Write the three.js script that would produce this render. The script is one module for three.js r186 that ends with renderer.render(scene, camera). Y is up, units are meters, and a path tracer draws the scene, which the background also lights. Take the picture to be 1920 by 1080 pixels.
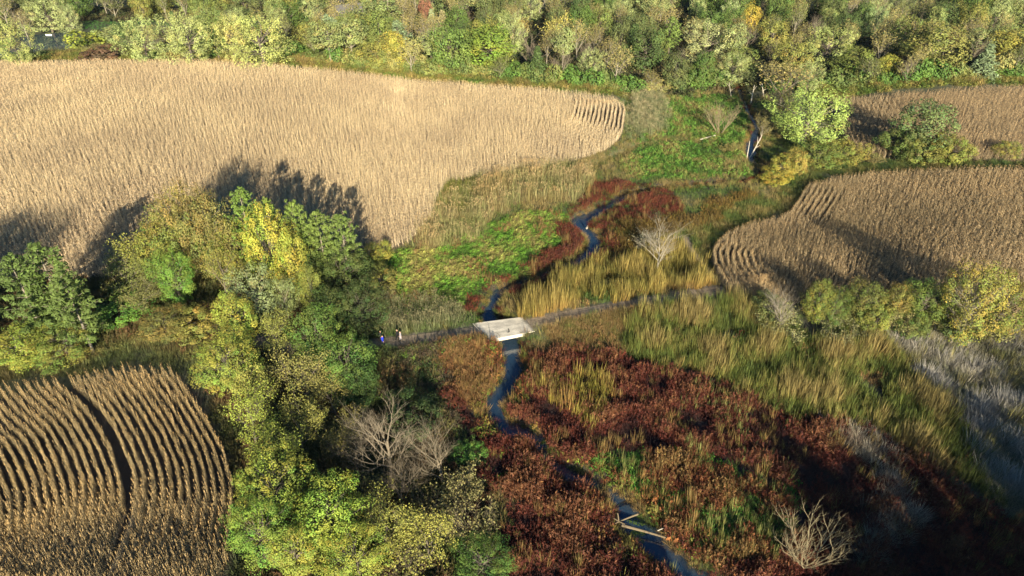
import * as THREE from 'three';
import { Sky } from 'three/addons/objects/Sky.js';
import { MarchingCubes } from 'three/addons/objects/MarchingCubes.js';
import { ImprovedNoise } from 'three/addons/math/ImprovedNoise.js';

// ---------------------------------------------------------------- camera, sky, sun, exposure
const scene = new THREE.Scene();
const FOC = 1297, PITCH = 33.9 * Math.PI / 180, CAMH = 60;
const camera = new THREE.PerspectiveCamera(2 * Math.atan(540 / FOC) * 180 / Math.PI, 16 / 9, 0.5, 8000);
camera.position.set(0, CAMH, 0);
camera.rotation.set(-PITCH, 0, 0);

const renderer = new THREE.WebGLRenderer({ antialias: true });
renderer.setSize(1024, 576);
renderer.toneMapping = THREE.LinearToneMapping;
renderer.toneMappingExposure = 2.4;
renderer.shadowMap.enabled = true;

const LIGHT = new THREE.Vector3(-215, -417, -1283).normalize();   // the way the sunlight travels
const sky = new Sky();
sky.name = 'sky';
sky.scale.setScalar(6000);
const su = sky.material.uniforms;
su.sunPosition.value.copy(LIGHT).negate();
su.turbidity.value = 2.5; su.rayleigh.value = 1.6; su.mieCoefficient.value = 0.004; su.mieDirectionalG.value = 0.8;
su.cloudCoverage.value = 0;
sky.userData.kind = 'structure';
scene.add(sky);
scene.environmentIntensity = 0.105;
scene.fog = new THREE.FogExp2(0xcfd8e0, 0.00003);

const sun = new THREE.DirectionalLight(new THREE.Color(1.0, 0.89, 0.69), 5);
sun.name = 'sun';
sun.position.copy(LIGHT).multiplyScalar(-400).add(new THREE.Vector3(0, 0, -130));
sun.target.position.set(0, 0, -130);
sun.castShadow = true;
sun.shadow.mapSize.set(4096, 4096);
Object.assign(sun.shadow.camera, { left: -280, right: 280, top: 200, bottom: -200, near: 1, far: 1200 });
scene.add(sun, sun.target);

// ---------------------------------------------------------------- small helpers
function rng(seed) { let a = seed >>> 0; return () => { a = (a + 0x6d2b79f5) | 0; let t = Math.imul(a ^ (a >>> 15), 1 | a); t = (t + Math.imul(t ^ (t >>> 7), 61 | t)) ^ t; return ((t ^ (t >>> 14)) >>> 0) / 4294967296; }; }
const perlin = new ImprovedNoise();
const noise = (x, z, s, o = 0) => perlin.noise(x / s + 17.3 + o, o * 3.7 + 0.5, z / s + 5.1);
const clamp = (x, a = 0, b = 1) => Math.min(b, Math.max(a, x));
const S = (a, b, x) => { const t = clamp((x - a) / (b - a)); return t * t * (3 - 2 * t); };
const lerp = (a, b, t) => a + (b - a) * t;
const V = (x, y, z) => new THREE.Vector3(x, y, z);
const used = {};
function numbered(name) { const n = used[name] = (used[name] ?? -1) + 1; return n ? name + '_' + String(n).padStart(3, '0') : name; }
function tag(o, label, category, group, kind) { o.userData.label = label; if (category) o.userData.category = category; if (group) o.userData.group = group; if (kind) o.userData.kind = kind; return o; }
function thing(name, label, category, group) { const g = new THREE.Group(); g.name = numbered(name); tag(g, label, category, group); scene.add(g); return g; }
function mesh(name, geo, mat, parent) { const m = new THREE.Mesh(geo, mat); m.name = parent ? name : numbered(name); m.castShadow = m.receiveShadow = true; (parent ?? scene).add(m); return m; }
const lin = (hex) => new THREE.Color(hex);
const mats = {};
function mat(key, hex, o = {}) { return mats[key + hex] ??= Object.assign(new THREE.MeshStandardMaterial({ color: new THREE.Color(hex), roughness: 0.85, side: THREE.DoubleSide, ...o }), { name: key }); }

// a soup of small faces with a colour each
class Soup {
  constructor() { this.p = []; this.c = []; this.i = []; }
  v(x, y, z, c) { this.p.push(x, y, z); this.c.push(c[0], c[1], c[2]); return this.p.length / 3 - 1; }
  leaf(c, n, r, w, l, col, fold = 0.15) {
    let tx = r() - 0.5, ty = r() - 0.5, tz = r() - 0.5; const d = tx * n[0] + ty * n[1] + tz * n[2];
    tx -= d * n[0]; ty -= d * n[1]; tz -= d * n[2]; const k = 1 / (Math.hypot(tx, ty, tz) + 1e-6); tx *= k; ty *= k; tz *= k;
    const bx = n[1] * tz - n[2] * ty, by = n[2] * tx - n[0] * tz, bz = n[0] * ty - n[1] * tx, f = w * fold, h = w / 2, g = l / 2;
    const a = this.v(c[0] - tx * g, c[1] - ty * g, c[2] - tz * g, col), b = this.v(c[0] + bx * h + n[0] * f, c[1] + by * h + n[1] * f, c[2] + bz * h + n[2] * f, col);
    const e = this.v(c[0] + tx * g, c[1] + ty * g, c[2] + tz * g, col), q = this.v(c[0] - bx * h + n[0] * f, c[1] - by * h + n[1] * f, c[2] - bz * h + n[2] * f, col);
    this.i.push(a, b, e, a, e, q);
  }
  // an arching blade: from p towards (dx,dy,dz), bending down by droop
  blade(p, dx, dy, dz, len, w, droop, col, seg = 2, tip = col) {
    const m = Math.hypot(dx, dz) || 1, sx = -dz / m * w / 2, sz = dx / m * w / 2; let x = p[0], y = p[1], z = p[2], vy = dy, la, lb;
    for (let k = 0; k <= seg; k++) {
      const t = k / seg, ww = k === 0 ? 0.75 : 1 - t * 0.8, c = [lerp(col[0], tip[0], t), lerp(col[1], tip[1], t), lerp(col[2], tip[2], t)];
      if (k === seg) { const a = this.v(x, y, z, c); this.i.push(la, lb, a); break; }
      const a = this.v(x - sx * ww, y, z - sz * ww, c), b = this.v(x + sx * ww, y, z + sz * ww, c);
      if (k) this.i.push(la, lb, b, la, b, a);
      la = a; lb = b;
      const l = Math.hypot(dx, vy, dz) || 1, q = len / seg / l; x += dx * q; y += vy * q; z += dz * q; vy -= droop;
    }
  }
  stick(a, ra, b, rb, col, sides = 3) {
    const d = [b[0] - a[0], b[1] - a[1], b[2] - a[2]], k = Math.hypot(...d) || 1; d[0] /= k; d[1] /= k; d[2] /= k;
    let u = Math.abs(d[1]) < 0.9 ? [d[2], 0, -d[0]] : [0, -d[2], d[1]]; const ku = Math.hypot(...u); u = u.map((x) => x / ku);
    const w = [d[1] * u[2] - d[2] * u[1], d[2] * u[0] - d[0] * u[2], d[0] * u[1] - d[1] * u[0]], A = [], B = [];
    for (let s = 0; s < sides; s++) {
      const c = Math.cos(s / sides * 6.2832), n = Math.sin(s / sides * 6.2832), q = [u[0] * c + w[0] * n, u[1] * c + w[1] * n, u[2] * c + w[2] * n];
      A.push(this.v(a[0] + q[0] * ra, a[1] + q[1] * ra, a[2] + q[2] * ra, col)); B.push(this.v(b[0] + q[0] * rb, b[1] + q[1] * rb, b[2] + q[2] * rb, col));
    }
    for (let s = 0; s < sides; s++) { const t = (s + 1) % sides; this.i.push(A[s], B[t], B[s], A[s], A[t], B[t]); }
  }
  geo() {
    const g = new THREE.BufferGeometry();
    g.setAttribute('position', new THREE.Float32BufferAttribute(this.p, 3)); g.setAttribute('color', new THREE.Float32BufferAttribute(this.c, 3));
    g.setIndex(this.i); return g;
  }
}
const grey = (b) => [b, b, b];

// ---------------------------------------------------------------- from a place in the picture to a place on the land
const SN = Math.sin(PITCH), CS = Math.cos(PITCH);
const rayOf = (px, py) => { const u = px - 960, v = py - 540; return [u, -FOC * SN - v * CS, -FOC * CS + v * SN]; };
function onPlane(px, py, y) { const d = rayOf(px, py), t = (CAMH - y) / -d[1]; return V(d[0] * t, y, d[2] * t); }
function proj(x, y, z) { const dy = y - CAMH, f = -dy * SN - z * CS, v = -dy * CS + z * SN; return [960 + FOC * x / f, 540 + FOC * v / f, FOC / f]; }

function chain(pts) {   // smooth polyline through [x, z, w] points, resampled
  const c = new THREE.CatmullRomCurve3(pts.map((p) => V(p[0], p[2] ?? 0, p[1])), false, 'centripetal'), n = Math.ceil(c.getLength() / 1.6);
  return c.getSpacedPoints(n).map((p) => [p.x, p.z, p.y]);
}
function nearest(line, x, z) {   // [distance, width there, x, z, index]
  let best = 1e9, w = 0, bx = 0, bz = 0, bi = 0;
  for (let i = 0; i < line.length - 1; i++) {
    const a = line[i], b = line[i + 1], dx = b[0] - a[0], dz = b[1] - a[1], t = clamp(((x - a[0]) * dx + (z - a[1]) * dz) / (dx * dx + dz * dz + 1e-9)), qx = a[0] + dx * t, qz = a[1] + dz * t, d = (x - qx) ** 2 + (z - qz) ** 2;
    if (d < best) { best = d; w = lerp(a[2], b[2], t); bx = qx; bz = qz; bi = i; }
  }
  return [Math.sqrt(best), w, bx, bz, bi];
}
const WATER_Y = -0.55;
const creekPx = [[1395, 120, 8], [1385, 160, 8], [1400, 205, 9], [1418, 240, 10], [1412, 262, 12], [1406, 285, 13], [1412, 305, 8], [1440, 322, 6], [1420, 338, 5], [1350, 345, 5], [1270, 355, 5], [1205, 362, 6], [1168, 373, 12], [1140, 388, 14], [1112, 402, 15], [1090, 416, 24], [1089, 428, 22], [1100, 438, 15], [1112, 448, 17], [1115, 460, 18], [1105, 475, 18], [1087, 489, 16], [1062, 500, 12], [1025, 516, 6], [985, 530, 5], [955, 542, 6], [932, 553, 16], [927, 568, 18], [916, 584, 20], [918, 598, 34], [940, 622, 40], [955, 645, 46], [959, 670, 46], [962, 690, 46], [955, 715, 40], [942, 738, 32], [933, 758, 28], [931, 776, 27], [938, 795, 25], [960, 808, 24], [990, 818, 22], [1012, 838, 18], [1022, 857, 14], [1045, 880, 9], [1090, 900, 8], [1140, 925, 9], [1166, 948, 22], [1182, 975, 58], [1205, 1003, 66], [1232, 1032, 60], [1265, 1062, 62], [1305, 1092, 66], [1360, 1130, 70], [1430, 1180, 70]];
const creek = chain(creekPx.map(([x, y, w]) => { const p = onPlane(x, y, WATER_Y); return [p.x, p.z, (y > 365 && y < 502 ? 1.7 : y < 262 ? 0.7 : y < 340 ? 1.5 : y > 650 ? 0.9 : 1) * w / proj(p.x, p.y, p.z)[2]]; }));
const pathPx = [[300, 668], [420, 655], [560, 652], [690, 648], [790, 636], [890, 622], [945, 614], [1003, 605], [1100, 584], [1200, 569], [1290, 553], [1365, 544], [1400, 556]];
const pathLine = chain(pathPx.map(([x, y]) => { const p = onPlane(x, y, x < 600 ? 3.5 : 1); return [p.x, p.z, 1]; }));
const trackLine = chain([[1372, 545], [1340, 515], [1318, 488], [1296, 462], [1288, 440]].map(([x, y]) => { const p = onPlane(x, y, 1); return [p.x, p.z, 1]; }));
const ditchLine = chain([[1062, 330], [1110, 304], [1160, 284], [1205, 266], [1250, 250]].map(([x, y]) => { const p = onPlane(x, y, 1); return [p.x, p.z, 1]; }));
const pond = onPlane(78, 86, 2.2);
const inPond = (x, z) => Math.hypot((x - pond.x) / 18, (z - pond.z - 2) / 18);

function landRaw(x, z) {
  const [d, w, cx] = nearest(creek, x, z), left = x < cx;
  let h = left ? 7.5 * S(13, 44, d) * (1 - 0.45 * S(-75, -110, z) * S(-70, -20, x)) : 4 * S(16, 50, d) * S(-70, -92, z);
  if (left) h += 3.5 * Math.exp(-(((x + 85) / 60) ** 2) - ((z + 150) / 45) ** 2);
  h = lerp(h, 2.6, S(-182, -222, z));
  h += (0.28 * noise(x, z, 9) + 0.5 * noise(x, z, 31)) * S(3, 14, d);
  const dp = nearest(pathLine, x, z)[0];
  h = Math.max(h, lerp(h, 0.95, 1 - S(2.2, 6, dp)));
  const half = Math.max(0.25, w / 2 - 0.42 * clamp(w / 2.2 - 0.5)), e = d + 0.7 * noise(x, z, 2.6, 3) + 0.45 * noise(x, z, 1.1, 5);
  h -= (1 - S(half - 0.2, half + 1.1, e)) * (h + 1.25) * (dp < 2.2 && d > 5 ? 0 : 1);
  const dd = nearest(ditchLine, x, z)[0];
  h -= 0.7 * (1 - S(0.4, 1.6, dd));
  const q = inPond(x, z);
  if (q < 1.4) h = lerp(1.0, h, S(0.85, 1.4, q));
  return h;
}
// the land kept on a half-metre-ish grid so that look-ups are quick
const GX0 = -300, GX1 = 300, GZ0 = -340, GZ1 = 10, GS = 0.7, GW = Math.ceil((GX1 - GX0) / GS) + 1, GH = Math.ceil((GZ1 - GZ0) / GS) + 1;
const grid = new Float32Array(GW * GH).fill(NaN);
function gridAt(i, j) { const k = j * GW + i; if (Number.isNaN(grid[k])) grid[k] = landRaw(GX0 + i * GS, GZ0 + j * GS); return grid[k]; }
function land(x, z) {
  if (x <= GX0 + 1 || x >= GX1 - 1 || z <= GZ0 + 1 || z >= GZ1 - 1) return landRaw(x, z);
  const fx = (x - GX0) / GS, fz = (z - GZ0) / GS, i = Math.floor(fx), j = Math.floor(fz), a = fx - i, b = fz - j;
  return lerp(lerp(gridAt(i, j), gridAt(i + 1, j), a), lerp(gridAt(i, j + 1), gridAt(i + 1, j + 1), a), b);
}
function P(px, py, off = 0) {   // where the line of sight through that pixel meets the land raised by off
  const d = rayOf(px, py), n = Math.hypot(...d); let t0 = 30, t1 = 0;
  for (let t = 30; t < 900; t += 2) { const k = t / n, x = d[0] * k, y = CAMH + d[1] * k, z = d[2] * k; if (y < land(x, z) + off) { t1 = t; break; } t0 = t; }
  if (!t1) { const p = onPlane(px, py, off); return p; }
  for (let i = 0; i < 14; i++) { const t = (t0 + t1) / 2, k = t / n; if (CAMH + d[1] * k < land(d[0] * k, d[2] * k) + off) t1 = t; else t0 = t; }
  const k = t1 / n, x = d[0] * k, z = d[2] * k; return V(x, land(x, z), z);
}
const poly = (pts, off = 0) => pts.map(([x, y]) => { const p = P(x, y, off); return [p.x, p.z]; });
function inside(pg, x, z) { let c = false; for (let i = 0, j = pg.length - 1; i < pg.length; j = i++) { const a = pg[i], b = pg[j]; if ((a[1] > z) !== (b[1] > z) && x < (b[0] - a[0]) * (z - a[1]) / (b[1] - a[1]) + a[0]) c = !c; } return c; }
const boxOf = (pg) => [Math.min(...pg.map((p) => p[0])), Math.max(...pg.map((p) => p[0])), Math.min(...pg.map((p) => p[1])), Math.max(...pg.map((p) => p[1]))];

// ---------------------------------------------------------------- the four corn fields' outlines (seen at the height of the tassels)
const CORN_H = 2.3;
const F1 = poly([[-140, 735], [0, 714], [80, 702], [180, 687], [260, 680], [330, 682], [362, 700], [378, 740], [404, 790], [428, 850], [438, 920], [430, 990], [416, 1060], [400, 1130], [380, 1200], [-140, 1200]], CORN_H);
const F2 = poly([[-120, 112], [0, 110], [150, 109], [380, 108], [450, 112], [600, 122], [700, 133], [850, 148], [1000, 158], [1100, 167], [1150, 176], [1172, 190], [1173, 215], [1165, 245], [1140, 265], [1080, 285], [1000, 300], [900, 315], [842, 326], [826, 342], [815, 370], [800, 400], [775, 428], [735, 448], [690, 460], [600, 470], [400, 490], [180, 500], [0, 505], [-120, 520]], CORN_H);
const F3 = poly([[1336, 462], [1346, 445], [1400, 411], [1470, 396], [1490, 370], [1512, 342], [1560, 326], [1640, 314], [1720, 311], [1920, 306], [2060, 304], [2060, 600], [1920, 592], [1800, 565], [1700, 548], [1560, 542], [1450, 546], [1400, 540], [1362, 522], [1342, 495]], CORN_H);
const F4 = poly([[1552, 178], [1640, 172], [1750, 165], [1920, 155], [2060, 150], [2060, 300], [1920, 285], [1800, 285], [1650, 280], [1592, 265], [1576, 225], [1562, 198]], CORN_H);
const inCorn = (x, z) => inside(F1, x, z) || inside(F2, x, z) || inside(F3, x, z) || inside(F4, x, z);
// the far wood begins beyond this line of the picture
const edgePx = [[-400, 108], [0, 104], [180, 103], [400, 103], [520, 110], [640, 127], [800, 146], [960, 156], [1100, 168], [1180, 182], [1260, 178], [1340, 168], [1440, 180], [1550, 170], [1750, 158], [1920, 148], [2400, 120]];
function edgeY(px) { for (let i = 1; i < edgePx.length; i++) if (px < edgePx[i][0]) { const a = edgePx[i - 1], b = edgePx[i]; return lerp(a[1], b[1], clamp((px - a[0]) / (b[0] - a[0]))); } return 120; }
const inWood = (x, z) => { if (z > -140) return false; const q = proj(x, land(x, z), z); return q[1] < edgeY(q[0]) - 1; };
// zones of the valley
const Z = {
  meadow: poly([[730, 470], [830, 445], [930, 425], [960, 402], [1062, 400], [1068, 430], [1040, 480], [960, 520], [900, 550], [820, 590], [720, 590], [690, 540], [705, 490]]),
  meadow2: poly([[1165, 305], [1190, 285], [1235, 268], [1290, 268], [1335, 290], [1400, 312], [1392, 333], [1300, 337], [1195, 338]]),
  meadow3: poly([[1170, 275], [1262, 235], [1240, 180], [1330, 178], [1400, 190], [1395, 265], [1392, 305], [1335, 285], [1290, 262], [1235, 262]]),
  red1: poly([[1105, 345], [1185, 348], [1275, 375], [1262, 408], [1170, 425], [1150, 470], [1110, 505], [1060, 545], [1000, 562], [930, 575], [880, 590], [880, 560], [940, 530], [1025, 490], [1060, 450], [1068, 405], [1095, 375]]),
  gold: poly([[1150, 440], [1190, 420], [1265, 405], [1330, 395], [1415, 362], [1425, 378], [1330, 420], [1270, 440], [1200, 480], [1140, 500]]),
  cat1: poly([[965, 580], [1010, 550], [1060, 520], [1130, 495], [1195, 470], [1300, 470], [1340, 520], [1320, 540], [1200, 560], [1100, 575], [1000, 600]]),
  cat2: poly([[1170, 640], [1190, 605], [1270, 580], [1360, 560], [1450, 590], [1600, 615], [1680, 660], [1760, 745], [1840, 860], [1870, 960], [1780, 905], [1690, 845], [1600, 790], [1500, 775], [1400, 745], [1290, 705], [1200, 680]]),
  grey: poly([[1590, 612], [1750, 600], [1900, 610], [2050, 620], [2050, 1050], [1900, 1010], [1860, 930], [1830, 850], [1760, 740], [1690, 665]]),
  red2: poly([[830, 700], [880, 650], [1010, 655], [1130, 668], [1290, 700], [1400, 740], [1500, 772], [1600, 790], [1700, 850], [1800, 920], [1900, 1010], [2050, 1100], [2050, 1250], [900, 1250], [930, 1080], [960, 980], [915, 880], [850, 800]]),
  greens: poly([[1080, 880], [1150, 850], [1260, 845], [1400, 870], [1500, 930], [1510, 980], [1440, 1060], [1330, 1060], [1260, 1000], [1180, 940]]),
  tan: poly([[1000, 615], [1100, 590], [1200, 575], [1280, 570], [1190, 605], [1180, 660], [1140, 672], [1010, 655], [985, 645]]),
  tan2: poly([[800, 640], [880, 632], [925, 655], [930, 740], [900, 790], [850, 740], [830, 690]]),
  reedL: poly([[660, 580], [740, 570], [880, 575], [900, 605], [880, 625], [760, 640], [680, 640]]),
  paleA: poly([[830, 400], [900, 330], [1000, 300], [1070, 298], [1110, 330], [1095, 370], [1000, 385], [940, 400], [860, 455], [770, 470], [790, 430]]),
  olive: poly([[815, 390], [830, 345], [860, 328], [910, 322], [900, 360], [890, 395], [850, 400]]),
  paleB: poly([[1172, 260], [1178, 180], [1240, 172], [1265, 225], [1250, 245]]),
  strip: poly([[1050, 310], [1110, 292], [1160, 274], [1210, 255], [1250, 244], [1246, 258], [1200, 276], [1150, 294], [1075, 326]]),
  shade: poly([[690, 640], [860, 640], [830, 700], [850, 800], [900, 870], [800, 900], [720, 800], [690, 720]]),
  dryEnd: poly([[1540, 790], [1600, 800], [1670, 850], [1710, 920], [1700, 1000], [1640, 1050], [1560, 1060], [1620, 1000], [1655, 940], [1640, 890], [1590, 840]]),
  lane: poly([[-100, 720], [-100, 690], [120, 660], [360, 630], [460, 640], [440, 700], [380, 690], [200, 680], [0, 712]]),
};
const bridgeY = 1.0;
const BC = [[886, 606], [979, 594], [1003, 621], [916, 638]].map(([x, y]) => onPlane(x, y, bridgeY));
const bridgePoly = BC.map((p) => [p.x, p.z]);

// ---------------------------------------------------------------- ground, water, path
{
  const line = (a, b, s, far) => { const out = []; for (let x = a; x <= b; x += s) out.push(x); let st = s, x = a; const lo = []; while (x > -far) { st *= 1.35; x -= st; lo.unshift(x); } st = s; x = out[out.length - 1]; while (x < far) { st *= 1.35; x += st; out.push(x); } return lo.concat(out); };
  const xs = line(-75, 95, 0.75, 4000), zs = line(-200, -25, 0.75, 4000), pos = [], col = [], idx = [], uv = [];
  const c = new THREE.Color(), set = (r, g, b) => c.setRGB(r, g, b);
  for (const z of zs) for (const x of xs) {
    const far = Math.abs(x) > 320 || z < -345 || z > 5, h = far ? lerp(landRaw(clamp(x, -320, 320), clamp(z, -345, 5)), 3, S(300, 900, Math.hypot(x, z))) : land(x, z);
    pos.push(x, h, z); uv.push(x, z);
    const n = noise(x, z, 6, 1) * 0.5 + noise(x, z, 1.7, 2) * 0.5;
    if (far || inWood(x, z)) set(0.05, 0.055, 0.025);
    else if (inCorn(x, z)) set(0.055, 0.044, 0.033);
    else if (nearest(pathLine, x, z)[0] < 1.5 || nearest(trackLine, x, z)[0] < 0.9) set(0.17, 0.145, 0.115);
    else if (nearest(creek, x, z)[0] < 3 && h < 0.1) set(0.05, 0.042, 0.03);
    else if (inside(Z.meadow, x, z) || inside(Z.meadow2, x, z) || inside(Z.meadow3, x, z)) set(0.075, 0.115, 0.03);
    else if (inside(Z.red2, x, z) || inside(Z.red1, x, z)) set(0.055, 0.03, 0.022);
    else if (inside(Z.grey, x, z) || inside(Z.cat2, x, z)) set(0.075, 0.07, 0.045);
    else set(0.095, 0.095, 0.045);
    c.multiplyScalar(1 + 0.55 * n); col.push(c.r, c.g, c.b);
  }
  const W = xs.length;
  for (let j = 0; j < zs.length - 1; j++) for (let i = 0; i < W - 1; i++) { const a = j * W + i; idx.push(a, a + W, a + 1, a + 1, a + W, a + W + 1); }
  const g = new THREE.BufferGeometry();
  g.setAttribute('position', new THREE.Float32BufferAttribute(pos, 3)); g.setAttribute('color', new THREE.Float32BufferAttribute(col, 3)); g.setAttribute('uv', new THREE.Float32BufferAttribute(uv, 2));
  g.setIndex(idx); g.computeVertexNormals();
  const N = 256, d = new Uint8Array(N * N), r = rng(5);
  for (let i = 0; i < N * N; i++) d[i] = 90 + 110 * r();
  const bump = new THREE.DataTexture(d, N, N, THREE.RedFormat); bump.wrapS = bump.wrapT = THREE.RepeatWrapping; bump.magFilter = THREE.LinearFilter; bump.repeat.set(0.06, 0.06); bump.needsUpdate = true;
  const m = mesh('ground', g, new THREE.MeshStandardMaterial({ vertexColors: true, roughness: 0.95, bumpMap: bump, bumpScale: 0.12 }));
  m.userData.kind = 'structure'; m.userData.label = 'rolling soil and turf beneath the fields, marsh and woods';
}
const waterMat = new THREE.MeshPhysicalMaterial({ color: new THREE.Color().setRGB(0.022, 0.046, 0.076), roughness: 0.05, ior: 1.9, specularIntensity: 1 });
{
  const N = 128, d = new Uint8Array(N * N);
  for (let j = 0; j < N; j++) for (let i = 0; i < N; i++) { const a = i / N * 6.2832, b = j / N * 6.2832; d[j * N + i] = 128 + 50 * Math.sin(3 * a + 2 * Math.sin(2 * b)) * Math.cos(4 * b + Math.sin(a)) + 30 * Math.sin(9 * a + 7 * b + 2 * Math.sin(3 * a)); }
  const t = new THREE.DataTexture(d, N, N, THREE.RedFormat); t.wrapS = t.wrapT = THREE.RepeatWrapping; t.magFilter = THREE.LinearFilter; t.repeat.set(0.5, 0.5); t.needsUpdate = true;
  waterMat.bumpMap = t; waterMat.bumpScale = 0.012;
  const pos = [], idx = [], uv = [], n = creek.length;
  for (let i = 0; i < n; i++) {
    const a = creek[Math.max(0, i - 1)], b = creek[Math.min(n - 1, i + 1)], k = Math.hypot(b[0] - a[0], b[1] - a[1]), nx = -(b[1] - a[1]) / k, nz = (b[0] - a[0]) / k, w = creek[i][2] / 2 + 1.2;
    for (const s of [-1, 1]) { const x = creek[i][0] + nx * w * s, z = creek[i][1] + nz * w * s; pos.push(x, WATER_Y, z); uv.push(x, z); }
    if (i) { const q = i * 2; idx.push(q - 2, q - 1, q, q, q - 1, q + 1); }
  }
  const g = new THREE.BufferGeometry();
  g.setAttribute('position', new THREE.Float32BufferAttribute(pos, 3)); g.setAttribute('uv', new THREE.Float32BufferAttribute(uv, 2)); g.setIndex(idx); g.computeVertexNormals();
  waterMat.side = THREE.DoubleSide;
  tag(mesh('creek_water', g, waterMat), 'narrow winding blue creek running through the marsh under the bridge', null, null, 'structure');
  const pg = new THREE.CircleGeometry(1, 40); pg.rotateX(-Math.PI / 2); pg.scale(21, 1, 21); const pm = mesh('pond_water', pg, waterMat); pm.position.set(pond.x, 1.9, pond.z + 2);
  tag(pm, 'small blue pond at the far wood beyond the big corn field', null, null, 'structure');
  const strip = (name, line, half, lift, m, label, z0 = 0) => {
    const ps = [], ix = [], u = []; let row = 0;
    for (let i = 0; i < line.length; i++) {
      const a = line[Math.max(0, i - 1)], b = line[Math.min(line.length - 1, i + 1)], k = Math.hypot(b[0] - a[0], b[1] - a[1]), nx = -(b[1] - a[1]) / k, nz = (b[0] - a[0]) / k;
      if (inside(bridgePoly, line[i][0], line[i][1])) { row = 0; continue; }
      for (let s = 0; s <= 6; s++) { const w = half * (1 + 0.25 * noise(line[i][0], line[i][1], 3, s === 0 ? 1 : 2)) * (s / 3 - 1), x = line[i][0] + nx * w, z = line[i][1] + nz * w; ps.push(x, land(x, z) + lift, z); u.push(x, z); }
      if (row++) { const q = ps.length / 3 - 14; for (let s = 0; s < 6; s++) ix.push(q + s, q + s + 1, q + 7 + s, q + 7 + s, q + s + 1, q + 8 + s); }
    }
    const gg = new THREE.BufferGeometry(); gg.setAttribute('position', new THREE.Float32BufferAttribute(ps, 3)); gg.setAttribute('uv', new THREE.Float32BufferAttribute(u, 2)); gg.setIndex(ix); gg.computeVertexNormals();
    tag(mesh(name, gg, m), label, null, null, 'structure');
  };
  const N2 = 128, px = new Uint8Array(N2 * N2 * 4), r = rng(77);
  for (let i = 0; i < N2 * N2; i++) { const b = 0.75 + 0.5 * r() * r() + 0.2 * noise(i % N2, Math.floor(i / N2), 9); px.set([146 * b, 130 * b, 108 * b, 255].map((q) => clamp(q, 0, 255)), i * 4); }
  const dt = new THREE.DataTexture(px, N2, N2); dt.colorSpace = THREE.SRGBColorSpace; dt.wrapS = dt.wrapT = THREE.RepeatWrapping; dt.magFilter = THREE.LinearFilter; dt.repeat.set(0.2, 0.2); dt.needsUpdate = true;
  const dirt = new THREE.MeshStandardMaterial({ map: dt, roughness: 0.95, side: THREE.DoubleSide });
  strip('farm_path', pathLine, 1.15, 0.05, dirt, 'pale dirt farm path crossing the marsh on a low bank');
  strip('grass_track', trackLine, 0.7, 0.05, dirt, 'worn dirt track leaving the path beside the right corn field');
}

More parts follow.
